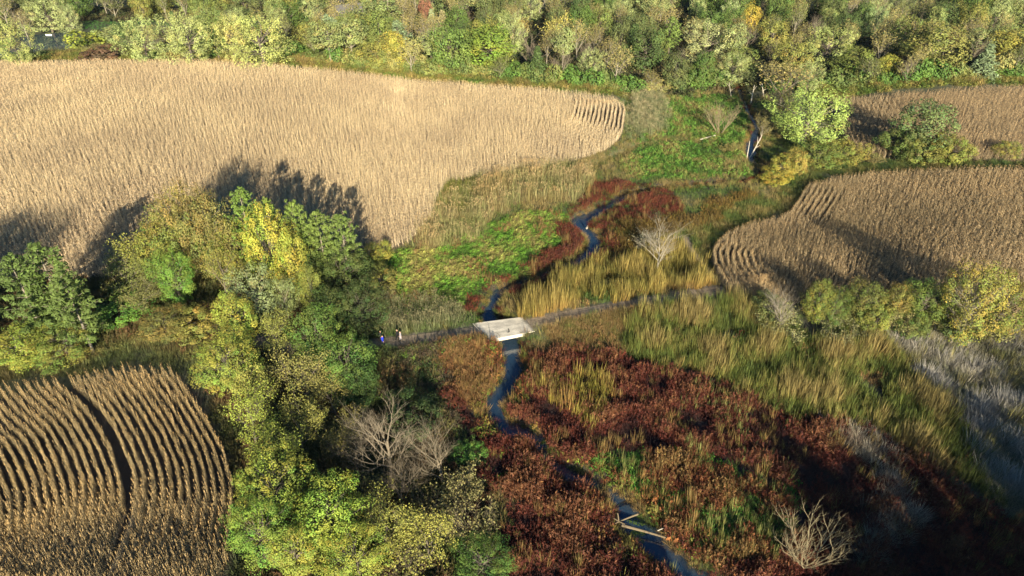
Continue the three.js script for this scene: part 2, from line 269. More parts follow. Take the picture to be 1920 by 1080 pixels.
// ---------------------------------------------------------------- bridge
const BX = BC[1].clone().sub(BC[0]).add(BC[2]).sub(BC[3]).multiplyScalar(0.5), BZ = BC[3].clone().sub(BC[0]).add(BC[2]).sub(BC[1]).multiplyScalar(0.5);
{
  const t = thing('concrete_bridge', 'pale concrete slab bridge carrying the path over the creek', 'bridge');
  const c = BC[0].clone().add(BC[1]).add(BC[2]).add(BC[3]).multiplyScalar(0.25); t.position.copy(c);
  const N = 256, px = new Uint8Array(N * N * 4), r = rng(12);
  for (let j = 0; j < N; j++) for (let i = 0; i < N; i++) {
    let b = 1 + 0.05 * (r() - 0.5) + 0.16 * noise(i, j, 40) + 0.1 * noise(i, j, 11, 2) - 0.07 * Math.exp(-(((j - 90) / 14) ** 2)) - 0.07 * Math.exp(-(((j - 165) / 14) ** 2)) - (j % 32 === 0 ? 0.03 : 0);
    const e = Math.min(i, N - 1 - i) + 10 * noise(i, j, 16, 4); if (e < 16) b -= 0.35 * (1 - Math.max(0, e) / 16);
    if (Math.abs(i - 60 - 10 * Math.sin(j / 30) - 5 * noise(i, j, 9)) < 1.2) b -= 0.28;
    px.set([206 * b, 196 * b, 176 * b, 255].map((q) => clamp(q, 0, 255)), (j * N + i) * 4);
  }
  const dt = new THREE.DataTexture(px, N, N); dt.colorSpace = THREE.SRGBColorSpace; dt.magFilter = THREE.LinearFilter; dt.needsUpdate = true;
  const conc = new THREE.MeshStandardMaterial({ map: dt, roughness: 0.9, side: THREE.DoubleSide }), old = mat('old_concrete', '#8d8577');
  // slab as a chamfered prism on its own four corners
  const slab = (corn, y0, y1, ch) => {
    const p = [], u = [], ix = [], ctr = corn.reduce((a, b) => a.clone().add(b)).multiplyScalar(0.25), ring = (y, k) => corn.map((q) => q.clone().lerp(ctr, k).setY(y));
    const rings = [ring(y0, 0), ring(y1 - ch, 0), ring(y1, 0.012)], UV = [[0, 1], [1, 1], [1, 0], [0, 0]];
    const quad = (a, b, d, e, ua, ub, ud, ue) => { const n = p.length / 3; for (const q of [a, b, d, e]) p.push(q.x - c.x, q.y - bridgeY, q.z - c.z); u.push(...ua, ...ub, ...ud, ...ue); ix.push(n, n + 1, n + 2, n, n + 2, n + 3); };
    for (let k = 0; k < 2; k++) for (let s = 0; s < 4; s++) { const q = (s + 1) % 4; quad(rings[k][s], rings[k][q], rings[k + 1][q], rings[k + 1][s], [s * 0.2 + 0.1, 0.4], [s * 0.2 + 0.3, 0.4], [s * 0.2 + 0.3, 0.45], [s * 0.2 + 0.1, 0.45]); }
    quad(rings[2][3], rings[2][2], rings[2][1], rings[2][0], UV[3], UV[2], UV[1], UV[0]); quad(rings[0][0], rings[0][1], rings[0][2], rings[0][3], ...UV);
    const g = new THREE.BufferGeometry(); g.setAttribute('position', new THREE.Float32BufferAttribute(p, 3)); g.setAttribute('uv', new THREE.Float32BufferAttribute(u, 2)); g.setIndex(ix); g.computeVertexNormals(); return g;
  };
  c.y = bridgeY; t.position.y = bridgeY;
  mesh('deck', slab(BC, bridgeY - 0.5, bridgeY, 0.04), conc, t);
  const at = (a, b) => BC[0].clone().addScaledVector(BX, a).addScaledVector(BZ, b);
  for (const [a, b] of [[0.04, 0.16], [0.84, 0.96]]) mesh('abutment', slab([at(a, 0.03), at(b, 0.03), at(b, 0.97), at(a, 0.97)], -1.6, bridgeY - 0.503, 0.01), old, t);
  // dark mark and cracks lying on the deck
  const mk = new THREE.Shape([[0, 0.75], [0.16, 0.75], [0.3, 0.05], [0.24, -0.12], [0.05, -0.2], [-0.22, -0.06], [-0.06, -0.03], [0.1, 0.1]].map((q) => new THREE.Vector2(...q)));
  const mg = new THREE.ExtrudeGeometry(mk, { depth: 0.012, bevelEnabled: false }); mg.rotateX(-Math.PI / 2);
  const q = onPlane(952, 622, bridgeY + 0.004).sub(c); mg.translate(q.x, 0.004, q.z);
  mesh('dark_patch', mg, mat('tar', '#5b5750'), t).userData.label = 'small dark tar patch on the pale deck';
}

// ---------------------------------------------------------------- corn
function cornGeo(seed, plants, leaves, spread, wide = 1, reach = 1, vary = 0.85) {
  const r = rng(seed), s = new Soup();
  for (let k = 0; k < plants; k++) {
    const x = (k - (plants - 1) / 2) * spread + (r() - 0.5) * 0.08, z = (r() - 0.5) * 0.14, H = CORN_H * (0.78 + 0.24 * r()), lx = (r() - 0.5) * 0.3, lz = (r() - 0.5) * 0.3, t = 0.85 + 0.3 * r();
    s.stick([x, 0, z], 0.018 * wide, [x + lx, H, z + lz], 0.008 * wide, [0.6 * t, 0.55 * t, 0.45 * t], 3);
    const a0 = r() * 6.28;
    for (let i = 0; i < leaves; i++) {
      const f = 0.22 + 0.66 * i / leaves, y = H * f, a = a0 + (i % 2) * Math.PI + (r() - 0.5) * 1.3, b = t * (0.85 - vary / 2 + vary * r()), up = 0.5 + 0.8 * r();
      s.blade([x + lx * f, y, z + lz * f], Math.cos(a), up, Math.sin(a), (0.42 + 0.34 * r()) * reach, 0.075 * wide, 1.1 + 1.1 * r(), [b, b * (0.94 + 0.06 * r()), b * (0.8 + 0.2 * r())], 3);
    }
    for (let i = 0; i < 3; i++) { const a = r() * 6.28; s.blade([x + lx, H, z + lz], Math.cos(a) * 0.5, 1, Math.sin(a) * 0.5, 0.3, 0.03 * wide, 0.4, [1.15 * t, t, 0.8 * t], 1); }
  }
  return s.geo();
}
const cornMat = mat('dry_corn', '#ffffff', { vertexColors: true, roughness: 0.75 });
const tmpO = new THREE.Object3D(), tmpC = new THREE.Color();
function instances(name, geo, m, list, parent) {   // list of [x, y, z, turn, scale, colour, heightScale, tilt]
  const im = new THREE.InstancedMesh(geo, m, list.length); im.name = parent ? name : numbered(name); im.castShadow = im.receiveShadow = true;
  list.forEach((q, i) => { tmpO.position.set(q[0], q[1], q[2]); tmpO.rotation.set(q[7] ?? 0, q[3], q[8] ?? 0, 'YXZ'); tmpO.scale.set(q[4], q[4] * (q[6] ?? 1), q[4]); tmpO.updateMatrix(); im.setMatrixAt(i, tmpO.matrix); im.setColorAt(i, q[5]); });
  (parent ?? scene).add(im); return im;
}
function offsetRows(edge, n, gap, step, skip, pg, out, r, from = 0, late = 0) {   // rows running alongside an edge, each gap further in
  for (let k = from; k < n; k++) {
    if (skip(k)) continue;
    const d = (k + 0.6 - (late && k > late ? 0.25 : 0)) * gap; let acc = 0;
    for (let i = 1; i < edge.length - 1; i++) {
      const a = edge[i - 1], b = edge[i + 1], l = Math.hypot(b[0] - a[0], b[1] - a[1]), nx = -(b[1] - a[1]) / l, nz = (b[0] - a[0]) / l, seg = Math.hypot(edge[i][0] - a[0], edge[i][1] - a[1]);
      for (acc += seg; acc > step; acc -= step) {
        const t = acc / seg * 0.999, x = lerp(edge[i][0], a[0], clamp(t)) + nx * d + (r() - 0.5) * 0.1, z = lerp(edge[i][1], a[1], clamp(t)) + nz * d + (r() - 0.5) * 0.1;
        if (pg && !inside(pg, x, z) || noise(x, z, 0.9, 71) > 0.52) continue;
        out.push([x + 0.16 * noise(x, z, 1.6, 72), z + 0.16 * noise(x, z, 1.6, 73), Math.atan2(-(b[1] - a[1]), b[0] - a[0])]);
      }
    }
  }
}
const fine = (pts, off) => { const c = new THREE.CatmullRomCurve3(poly(pts, off).map(([x, z]) => V(x, 0, z)), false, 'centripetal'); return c.getSpacedPoints(Math.ceil(c.getLength() / 0.5)).map((p) => [p.x, p.z]); };
function cornList(spots, r, shades, z0, z1) {
  return spots.map(([x, z, a]) => { const n = noise(x, z, 14, 6) + 0.6 * noise(x, z, 4, 7); tmpC.copy(lin(shades[0])).lerp(lin(shades[1]), clamp(0.5 + n * 0.7 + (r() - 0.5) * 0.6)).multiplyScalar(0.8 + 0.38 * r()); return [x, land(x, z) - 0.03, z, a + (r() < 0.5 ? Math.PI : 0) + (r() - 0.5) * 0.5, 0.92 + 0.16 * r(), tmpC.clone(), 1 + 0.06 * n, (r() - 0.5) * 0.14, (r() - 0.5) * 0.14]; });
}
function curvedRows(pg, ang, curve, gap, step, r, out, skip) {
  const [x0, x1, z0, z1] = boxOf(pg), cx = (x0 + x1) / 2, cz = (z0 + z1) / 2, R = Math.hypot(x1 - x0, z1 - z0) / 2 + 10, dx = Math.cos(ang), dz = Math.sin(ang);
  for (let k = -R * 1.6; k < R * 1.6; k += gap) for (let s = -R; s < R; s += step) {
    const q = k + curve * s * s, ss = s + (r() - 0.5) * step * 0.6, j1 = (r() - 0.5) * 0.34, j2 = (r() - 0.5) * 0.34, x = cx + dx * ss - dz * q + j1, z = cz + dz * ss + dx * q + j2;
    if (noise(x, z, 1.1, 40) + 0.5 * noise(x, z, 6, 41) > 0.78) continue;
    if (x < x0 || x > x1 || z < z0 || z > z1 || !inside(pg, x, z) || skip(x, z)) continue;
    const pr = proj(x, land(x, z) + 2, z); if (pr[0] < -90 || pr[0] > 2010 || pr[1] > 1180) continue;
    out.push([x, z, -ang]);
  }
}
{
  const close = [0, 1, 2, 3].map((k) => cornGeo(31 + k, 1, 11, 0.2, 0.9, 0.36)), far = [0, 1, 2].map((k) => cornGeo(51 + k, 2, 9, 0.2, 1.0, 0.9, 0.5));
  const field = (name, label, spots, r, geos, shades, opt = {}) => {
    const g = thing(name, label, 'corn field'); g.userData.kind = 'stuff';
    const list = cornList(spots, r, shades);
    geos.forEach((ge, k) => { const part = list.filter((_, i) => i % geos.length === k); const im = instances('corn_plants', ge, cornMat, part, g); im.userData.kind = 'stuff'; });
    console.log(label, spots.length);
  };
  // the near field: every plant in rows that follow the field's rounded right edge
  let r = rng(101), spots = [];
  const e1 = fine([[205, 585], [270, 636], [325, 684], [370, 742], [402, 795], [428, 850], [440, 915], [432, 985], [412, 1055], [382, 1120], [335, 1190]], CORN_H);
  offsetRows(e1, 90, 0.72, 0.15, (k) => k === 12 || k === 31, F1, spots, r, 0, 12);
  spots = spots.filter(([x, z]) => { const q = proj(x, land(x, z) + 2, z); return q[0] > -60 && q[1] < 1190; });
  field('corn_field', 'near corn field in dark furrowed curving rows left of the yellow-green woods', spots, r, close, ['#c0a778', '#958664']);
  // the great field beyond the woods
  r = rng(102); spots = [];
  const e2 = fine([[1120, 150], [1150, 174], [1172, 190], [1174, 215], [1166, 243], [1140, 266], [1080, 287], [1000, 302]], CORN_H);
  const e2c = e2.filter((_, i) => i % 4 === 0).map((p) => [p[0], p[1], 0]), near = (l, x, z, w) => { const q = nearest(l, x, z); return q[0] < w && q[4] > 0 && q[4] < l.length - 2; };
  offsetRows(e2, 13, 0.95, 0.3, () => false, F2, spots, r);
  curvedRows(F2, 0.12, -0.0012, 0.76, 0.32, r, spots, (x, z) => near(e2c, x, z, 12.2));
  field('corn_field', 'great pale golden corn field sloping up beyond the pines', spots, r, far, ['#e2d0ac', '#c8b698']);
  r = rng(103); spots = [];
  const e3 = fine([[1520, 330], [1490, 372], [1470, 394], [1400, 411], [1346, 443], [1335, 462], [1342, 495], [1362, 522], [1402, 545], [1460, 560]], CORN_H).reverse();
  offsetRows(e3, 7, 0.95, 0.28, () => false, F3, spots, r);
  const e3c = e3.filter((_, i) => i % 4 === 0).map((p) => [p[0], p[1], 0]);
  curvedRows(F3, -0.62, 0.0022, 0.78, 0.33, r, spots, (x, z) => near(e3c, x, z, 6.9));
  field('corn_field', 'brown corn field right of the creek behind the hedge of shrubs', spots, r, far, ['#c0a982', '#9a8a6a']);
  r = rng(104); spots = [];
  const e4 = fine([[1530, 160], [1552, 180], [1562, 198], [1576, 225], [1592, 262], [1612, 300]], CORN_H).reverse();
  offsetRows(e4, 15, 0.95, 0.34, () => false, F4, spots, r);
  const e4c = e4.filter((_, i) => i % 4 === 0).map((p) => [p[0], p[1], 0]);
  curvedRows(F4, 0.1, 0.001, 0.78, 0.36, r, spots, (x, z) => near(e4c, x, z, 14.6));
  field('corn_field', 'brown corn field at far right below the wood behind the round tree', spots, r, far, ['#c2ac88', '#a59476']);
}

// ---------------------------------------------------------------- grasses, weeds and reeds
const plantMat = mat('plants', '#ffffff', { vertexColors: true, roughness: 0.8 }); plantMat.color.setScalar(0.68);
function tuft(seed, n, h, rad, w, lean, droop, base, tip) { const r = rng(seed), s = new Soup(); for (let i = 0; i < n; i++) { const a = r() * 6.28, q = Math.sqrt(r()) * rad, b = 0.7 + 0.55 * r(); s.blade([Math.cos(a) * q, 0, Math.sin(a) * q], Math.cos(a + r() - 0.5) * lean * (0.3 + r()), 1, Math.sin(a + r() - 0.5) * lean * (0.3 + r()), h * (0.6 + 0.55 * r()), w * (0.7 + 0.6 * r()), droop * r(), base.map((x) => x * b), 2, tip.map((x) => x * b)); } return s; }
const G = {
  short: [1, 2].map((k) => tuft(k, 16, 0.4, 0.42, 0.05, 0.9, 0.5, [0.75, 0.8, 0.8], [1.1, 1.1, 1]).geo()),
  dry: [3, 4].map((k) => tuft(k, 24, 0.95, 0.4, 0.04, 0.6, 0.5, [0.7, 0.7, 0.65], [1.1, 1.08, 1.0]).geo()),
  cattail: [5, 6].map((k) => tuft(k, 20, 2.25, 0.5, 0.065, 0.22, 0.12, [0.9, 0.72, 0.5], [0.95, 1.1, 0.9]).geo()),
  lodged: [7, 8].map((k) => tuft(k, 24, 1.7, 0.5, 0.05, 0.75, 0.35, [0.8, 0.8, 0.8], [1.1, 1.08, 1.05]).geo()),
  reed: [9, 10].map((k) => { const s = tuft(k, 14, 1.9, 0.45, 0.05, 0.25, 0.15, [0.75, 0.9, 0.7], [0.95, 1, 0.85]), r = rng(k * 9); for (let i = 0; i < 9; i++) { const a = r() * 6.28, q = Math.sqrt(r()) * 0.45; for (let j = 0; j < 3; j++) s.leaf([Math.cos(a) * q + (r() - 0.5) * 0.08, 1.75 + 0.35 * r() + j * 0.08, Math.sin(a) * q], [r() - 0.5, 0.3, r() - 0.5], r, 0.07, 0.22, [1.5, 1.35, 1.3]); } return s.geo(); }),
  red: [11, 12, 13].map((k) => { const r = rng(k), s = new Soup(); for (let i = 0; i < 9; i++) { const a = r() * 6.28, q = Math.sqrt(r()) * 0.42, h = 0.45 + 0.6 * r(), x = Math.cos(a) * q, z = Math.sin(a) * q, lx = (r() - 0.5) * 0.7 * h, lz = (r() - 0.5) * 0.7 * h; s.stick([x, 0, z], 0.012, [x + lx, h, z + lz], 0.005, [0.8, 0.6, 0.5], 3); for (let j = 0; j < 7; j++) { const t = 0.35 + 0.65 * r(), b = 0.55 + 0.8 * r(); s.leaf([x + lx * t + (r() - 0.5) * 0.12, h * t, z + lz * t + (r() - 0.5) * 0.12], [r() - 0.5, r() * 0.8, r() - 0.5], r, 0.07 + 0.05 * r(), 0.16 + 0.16 * r(), [b, b * (0.85 + 0.3 * r()), b]); } } return s.geo(); }),
  forb: [14, 15].map((k) => { const r = rng(k), s = new Soup(); for (let i = 0; i < 40; i++) { const a = r() * 6.28, q = Math.sqrt(r()) * 0.5, b = 0.6 + 0.7 * r(), y = (0.1 + 0.5 * r()) * (1.2 - q); s.leaf([Math.cos(a) * q, y, Math.sin(a) * q], [Math.cos(a) * 0.6 + r() - 0.5, 0.8, Math.sin(a) * 0.6 + r() - 0.5], r, 0.11 + 0.06 * r(), 0.2 + 0.12 * r(), [b, b, b * 0.8]); } return s.geo(); }),
};
const dWater = (x, z) => { const q = nearest(creek, x, z); return q[0] - q[1] / 2; };
const dPath = (x, z) => Math.min(nearest(pathLine, x, z)[0], nearest(trackLine, x, z)[0] + 0.4);
function scatter(name, label, category, geos, area, dens, shades, o = {}) {
  const r = rng(o.seed ?? label.length * 37 + 5), pgs = Array.isArray(area[0][0]) ? area : [area], list = [];
  for (const pg of pgs) {
    const [x0, x1, z0, z1] = boxOf(pg), step = 1 / Math.sqrt(dens);
    for (let z = z0; z < z1; z += step) for (let x = x0; x < x1; x += step) {
      const X = x + (r() - 0.5) * step * 1.3, Z2 = z + (r() - 0.5) * step * 1.3, n = noise(X, Z2, o.patch ?? 5, o.no ?? 11), n2 = noise(X, Z2, 1.6, 12);
      const pick = r(), hr = r(), jit = r(), tr = r(), sc = r(), t1 = r(), t2 = r();
      if (!inside(pg, X + 1.8 * noise(X, Z2, 2, 20) + 3.5 * noise(X, Z2, 7, 22) + (tr - 0.5) * 1.6, Z2 + 1.8 * noise(X, Z2, 2, 21) + 3.5 * noise(X, Z2, 7, 23) + (sc - 0.5) * 1.6)) continue;
      if (o.min !== undefined && n + 0.35 * n2 < o.min) continue;
      if (o.max !== undefined && n + 0.35 * n2 > o.max) continue;
      if (o.off && o.off(X, Z2)) continue;
      if (Z2 < -186 && (Math.abs(X - pond.x - 2) < 15 && Z2 > pond.z ||inPond(X, Z2) < 1.45 || X > pond.x - 6 && X < pond.x + 46 && Z2 < pond.z && Z2 > pond.z - 28)) continue;
      const pr = proj(X, land(X, Z2), Z2); if (pr[0] < -60 || pr[0] > 1990 || pr[1] > 1150) continue;
      if (inCorn(X, Z2) || dPath(X, Z2) < (o.pathGap ?? 1.2) || inside(bridgePoly, X, Z2)) continue;
      const h = land(X, Z2); if (h < (o.wet ?? -0.35) && dWater(X, Z2) < 1.6) continue;
      const k = clamp((0.5 + (o.patchy ?? 0.9) * n + 0.5 * n2 + (jit - 0.5) * 0.7), 0, 0.999) * (shades.length - 1), i = Math.floor(k);
      tmpC.copy(lin(shades[i])).lerp(lin(shades[i + 1] ?? shades[i]), k - i).multiplyScalar(0.78 + 0.44 * hr);
      list.push([X, h - 0.03, Z2, tr * 6.28, (o.size ?? 1) * (0.65 + 0.6 * sc) * (1 + (o.mound ?? 0) * (n2 + 0.6 * n)), tmpC.clone(), 1 + 0.5 * n, (o.lean ?? 0) + (t1 - 0.5) * 0.3, (t2 - 0.5) * 0.3, pick]);
    }
  }
  if (!list.length) { console.log('EMPTY', name); return; }
  console.log(name, list.length);
  if (geos.length === 1) return tag(instances(name, geos[0], plantMat, list), label, category, null, 'stuff');
  const g = thing(name, label, category); g.userData.kind = 'stuff';
  geos.forEach((ge, k) => { const im = instances(category.replace(/ /g, '_') + '_clumps', ge, plantMat, list.filter((q) => Math.floor(q[9] * geos.length) === k), g); im.userData.kind = 'stuff'; });
  return g;
}
const anyOf = (...k) => (x, z) => k.some((q) => inside(Z[q], x, z));
{
  const valley = poly([[600, 600], [740, 450], [840, 335], [1100, 290], [1180, 180], [1330, 165], [1450, 190], [1600, 300], [1510, 335], [1470, 390], [1340, 440], [1330, 500], [1440, 570], [1990, 640], [1990, 1160], [860, 1160], [740, 900], [680, 720]]);
  scatter('mixed_grass', 'rough mixed green and straw grass filling the valley floor', 'grass', [...G.short, ...G.dry], valley, 3.2, ['#5c7a2c', '#748438', '#988e4c', '#b09a62'], { off: anyOf('red2', 'cat2', 'grey'), patchy: 1.4 });
  scatter('meadow_grass', 'bright green meadow grass between the great corn field and creek', 'grass', [...G.short, G.forb[0]], Z.meadow, 9, ['#64942c', '#72a432', '#86a442', '#a4a456'], { patchy: 1.3, seed: 21 });
  scatter('meadow_grass', 'bright green meadow grass below the dead multi-stemmed tree', 'grass', [...G.short, G.forb[1]], [Z.meadow2, Z.meadow3], 5, ['#588a2c', '#689a36', '#7a9c40', '#988e54'], { patchy: 0.8, seed: 22, size: 1.15 });
  scatter('red_weeds', 'rusty red-brown weeds along the upper creek bends', 'weeds', G.red, Z.red1, 10, ['#5a281c', '#7c3a24', '#8c4a2c', '#63301f'], { patchy: 1, mound: 0.6, wet: -0.1, size: 0.9, min: -0.6 });
  scatter('golden_brush', 'golden brown low brush right of the upper creek', 'brush', [G.dry[0], G.red[1]], Z.gold, 5, ['#7c6426', '#8e7530', '#6e5a28'], { patchy: 1, size: 1.2 });
  scatter('cattails', 'yellow-green cattails between the creek bend and the farm path', 'cattails', G.cattail, Z.cat1, 3.2, ['#7a7434', '#a0904a', '#b59a58'], { patchy: 1.3, min: -0.25, mound: 0.4 });
  scatter('cattails', 'wide tall yellow-green cattail bed below the hedge of shrubs', 'cattails', G.cattail, Z.cat2, 4.5, ['#667434', '#7e863c', '#968e4c', '#ac9460'], { patchy: 1.6, seed: 44, mound: 0.35, min: -0.5, size: 0.9 });
  scatter('grey_reeds', 'bent grey dead reeds lying in shade at the right edge', 'reeds', G.lodged, Z.grey, 4.5, ['#8a8c68', '#b4aa8a', '#cac2b2', '#b8b2a6'], { patchy: 1.7, mound: 0.5, patch: 4 });
  scatter('red_weeds', 'dark rusty red weeds spread around the lower creek', 'weeds', G.red, Z.red2, 7.5, ['#421b13', '#5f281a', '#7c3922', '#6c3121', '#8c5c38'], { patchy: 1.3, mound: 0.9, off: anyOf('greens', 'cat2', 'tan2'), wet: -0.2, patch: 5 });
  scatter('red_weeds', 'rusty weeds mixed into the green patch right of lower creek', 'weeds', G.red, Z.greens, 5, ['#541f14', '#6e321c', '#8a5028', '#9a7a44'], { patchy: 1, min: -0.08, wet: -0.2, patch: 3.4, no: 50, mound: 0.6 });
  scatter('green_weeds', 'bright green leafy weeds among the red ones by the log', 'weeds', [G.forb[0], G.forb[1], G.short[0], G.dry[0]], Z.greens, 6, ['#4f8a28', '#6a9434', '#6f7e30'], { patchy: 1, max: 0.1, wet: -0.3, seed: 8, patch: 3.4, no: 50, mound: 0.5 });
  scatter('young_cattails', 'scattered pale cattail shoots in the red and green weeds', 'cattails', G.cattail, [Z.greens, poly([[1290, 720], [1500, 790], [1480, 880], [1300, 840]])], 1.1, ['#b0a05c', '#93985a', '#8a8a50'], { size: 0.7, min: -0.1, seed: 9 });
  scatter('golden_cattails', 'golden clump of cattails standing in the red weeds below the bridge', 'cattails', G.cattail, poly([[1020, 770], [1040, 730], [1090, 705], [1140, 715], [1150, 750], [1120, 800], [1060, 810]]), 3.2, ['#90882e', '#b09a50', '#b08a50'], { patchy: 1.4, mound: 0.6, min: -0.4, size: 0.9, patch: 3 });
  scatter('dry_grass', 'straw coloured dry grass on the bank right of the bridge', 'grass', G.dry, Z.tan, 7, ['#8a7a40', '#b39460', '#9c7a4a', '#7a6a34'], { patchy: 1.4 });
  scatter('dry_grass', 'russet dry grass on the bank left below the bridge', 'grass', [...G.dry, G.red[0]], Z.tan2, 7, ['#7a7434', '#a88450', '#8e5c34', '#9a7a48'], { patchy: 1.4, wet: -0.5 });
  scatter('plumed_reeds', 'pale plumed reeds along the shaded path left of bridge', 'reeds', G.reed, Z.reedL, 3, ['#7c7c58', '#8e8a64'], { patchy: 1, pathGap: 1.6 });
  scatter('pale_reeds', 'pale straw reeds beside the lower end of great corn field', 'reeds', [...G.dry, G.reed[0]], Z.paleA, 5, ['#8a8a52', '#a39a68', '#b8a276', '#a08a5a'], { patchy: 1.3, size: 1.3 });
  scatter('olive_sedge', 'upright olive sedge patch at the corner of great corn field', 'sedge', [G.cattail[0], G.cattail[1]], Z.olive, 3, ['#7a7c34', '#878438'], { size: 0.8 });
  scatter('pale_reeds', 'grey-green reeds at the rounded end of the great corn field', 'reeds', [G.reed[1], G.dry[1]], Z.paleB, 3.4, ['#8a8a64', '#9c9470'], { patchy: 1, size: 1.1 });
  scatter('straw_grass', 'strip of straw grass beside the narrow ditch', 'grass', G.dry, Z.strip, 6, ['#b09a66', '#c0a876', '#8f8a4c'], { size: 0.8 });
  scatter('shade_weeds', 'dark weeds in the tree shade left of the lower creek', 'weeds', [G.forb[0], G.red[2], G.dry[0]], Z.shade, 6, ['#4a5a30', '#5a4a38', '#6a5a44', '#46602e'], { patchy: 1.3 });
  scatter('wiry_grass', 'pale wiry grass tufts in the dark hollow at lower right', 'grass', [G.dry[1], G.lodged[0]], Z.dryEnd, 8, ['#a89c86', '#c8bca0', '#a8907a'], { patchy: 1.5, size: 0.95, min: -0.5, patch: 3, seed: 71 });
  scatter('lane_grass', 'long olive grass on the lane above the near corn field', 'grass', [...G.dry, G.short[0]], Z.lane, 5, ['#5a6a34', '#7a7c40', '#8c7c4a'], { patchy: 1, pathGap: 0 });
  scatter('young_cattails', 'thin green cattails mixed into the upper part of the grey reeds', 'cattails', G.cattail, Z.grey, 0.9, ['#7a8048', '#a09460'], { patchy: 1, min: 0.02, seed: 92, size: 0.85 });
  scatter('cattails', 'small stand of green cattails on the right bank just below the bridge', 'cattails', G.cattail, poly([[966, 660], [1000, 668], [1008, 730], [985, 770], [968, 735]]), 3, ['#7a8a3c', '#a89a54'], { patchy: 1, size: 0.62, wet: -0.5 });
  scatter('straw_tufts', 'pale straw tufts dotted through the red weeds', 'grass', [G.dry[0], G.dry[1], G.cattail[0]], [Z.red2, Z.red1], 2.2, ['#b09660', '#8f8a48', '#9a7a4c'], { patchy: 1.5, size: 0.75, min: 0.16, patch: 3, no: 61 });
  scatter('green_tufts', 'small bright green tufts dotted along the lower creek', 'grass', [G.forb[0], G.short[1]], [Z.tan2, Z.shade, poly([[900, 650], [1020, 650], [960, 790], [1060, 860], [1160, 910], [1120, 1010], [930, 900], [880, 740]])], 2.5, ['#5f9a2c', '#7f9a38'], { patchy: 1, size: 0.9, min: 0.14, patch: 3.3, no: 62, wet: -0.3 });
  scatter('straw_tufts', 'straw and russet tufts dotted through the valley grass and meadow', 'grass', [G.dry[0], G.red[0]], [Z.meadow, Z.paleA, Z.cat2, Z.cat1, Z.tan], 2, ['#c0a470', '#9a5a34', '#a88a54'], { patchy: 1.6, size: 0.95, min: 0.18, patch: 4, no: 63 });
  scatter('field_edge_grass', 'dark green grass lane along the left side of the brown corn field', 'grass', [...G.short, ...G.dry], [poly([[1560, 265], [1990, 283], [1990, 325], [1560, 335], [1480, 400], [1345, 450], [1335, 500], [1420, 570], [1350, 570], [1280, 470], [1280, 430], [1440, 370], [1500, 310]])], 5, ['#4f6a2a', '#68742f', '#8a8044'], { patchy: 1.2 });
  scatter('wood_edge_grass', 'strip of grass and weeds between the corn and the far wood', 'grass', [G.dry[0], G.forb[0]], [poly([[-60, 114], [-60, 98], [400, 97], [600, 114], [850, 140], [1100, 161], [1190, 174], [1190, 192], [1100, 178], [850, 158], [600, 132], [400, 115]]), poly([[1530, 190], [1520, 165], [1990, 138], [1990, 162]])], 1.6, ['#5f7a2c', '#87843c', '#a08a50'], { patchy: 1.2, size: 1.8 });
  scatter('wood_undergrowth', 'dark green and brown undergrowth between the trunks of the far wood', 'undergrowth', [G.forb[0], G.forb[1]], poly([[-60, 98], [400, 97], [600, 114], [850, 140], [1100, 161], [1190, 176], [1340, 170], [1440, 180], [1550, 166], [1990, 138], [1990, 18], [-60, 18]]), 0.22, ['#3c5222', '#50522a', '#5c5034'], { patchy: 1, size: 2.6, seed: 33 });
  scatter('wood_floor_weeds', 'brown and olive weeds under the trees of the left wood', 'weeds', [...G.dry, G.forb[0], G.red[0]], [poly([[-120, 500], [400, 478], [700, 452], [735, 480], [715, 640], [420, 650], [-120, 700]]), poly([[390, 690], [700, 640], [840, 800], [930, 950], [950, 1160], [400, 1160], [450, 900]])], 3, ['#55602c', '#74703a', '#7a5a38'], { patchy: 1.2, size: 1.3 });
  scatter('bank_weeds', 'mixed russet, gold and green weeds crowding the lower creek banks', 'weeds', [G.dry[0], G.forb[1], G.red[1]], poly([[900, 650], [1020, 650], [1000, 720], [960, 790], [1040, 850], [1160, 910], [1290, 980], [1390, 1060], [1400, 1160], [1200, 1160], [1120, 1010], [1030, 900], [900, 830], [880, 740]]), 3, ['#8a4a2a', '#b08a48', '#7f8a34', '#a86a3a'], { patchy: 2, mound: 0.5, wet: -0.3, patch: 3, min: -0.5 });
  {  // duckweed gathered behind the log
    const r = rng(321), list = []; for (const [px, py, n, w] of [[1200, 975, 260, 0.9], [1196, 1000, 160, 0.5], [1186, 1016, 200, 0.8], [1012, 830, 60, 0.4], [985, 700, 160, 0.5]]) { const c = onPlane(px, py, WATER_Y); for (let i = 0; i < n; i++) { const a = r() * 6.28, q = Math.sqrt(r()) * w; tmpC.set('#6f8a34').multiplyScalar(0.7 + 0.5 * r()); list.push([c.x + Math.cos(a) * q * 1.5, WATER_Y + 0.006, c.z + Math.sin(a) * q * 0.8, r() * 6.28, 0.6 + 0.6 * r(), tmpC.clone()]); } }
    const s = new Soup(); for (let i = 0; i < 5; i++) s.leaf([(r() - 0.5) * 0.12, 0.003 * i, (r() - 0.5) * 0.12], [0, 1, 0], r, 0.06, 0.07, grey(0.8 + 0.4 * r()), 0.02);
    tag(instances('duckweed', s.geo(), plantMat, list), 'green duckweed floating on the lower creek beside the logs', 'duckweed', null, 'stuff');
  }
  // tussocks on the water's edge
  const bank = []; for (let i = 0; i < creek.length; i++) bank.push(creek[i]);
  const r = rng(606), list = [], cols = ['#a88a4a', '#8f8a3c', '#7c3a22', '#6a7a30', '#b0925a'];
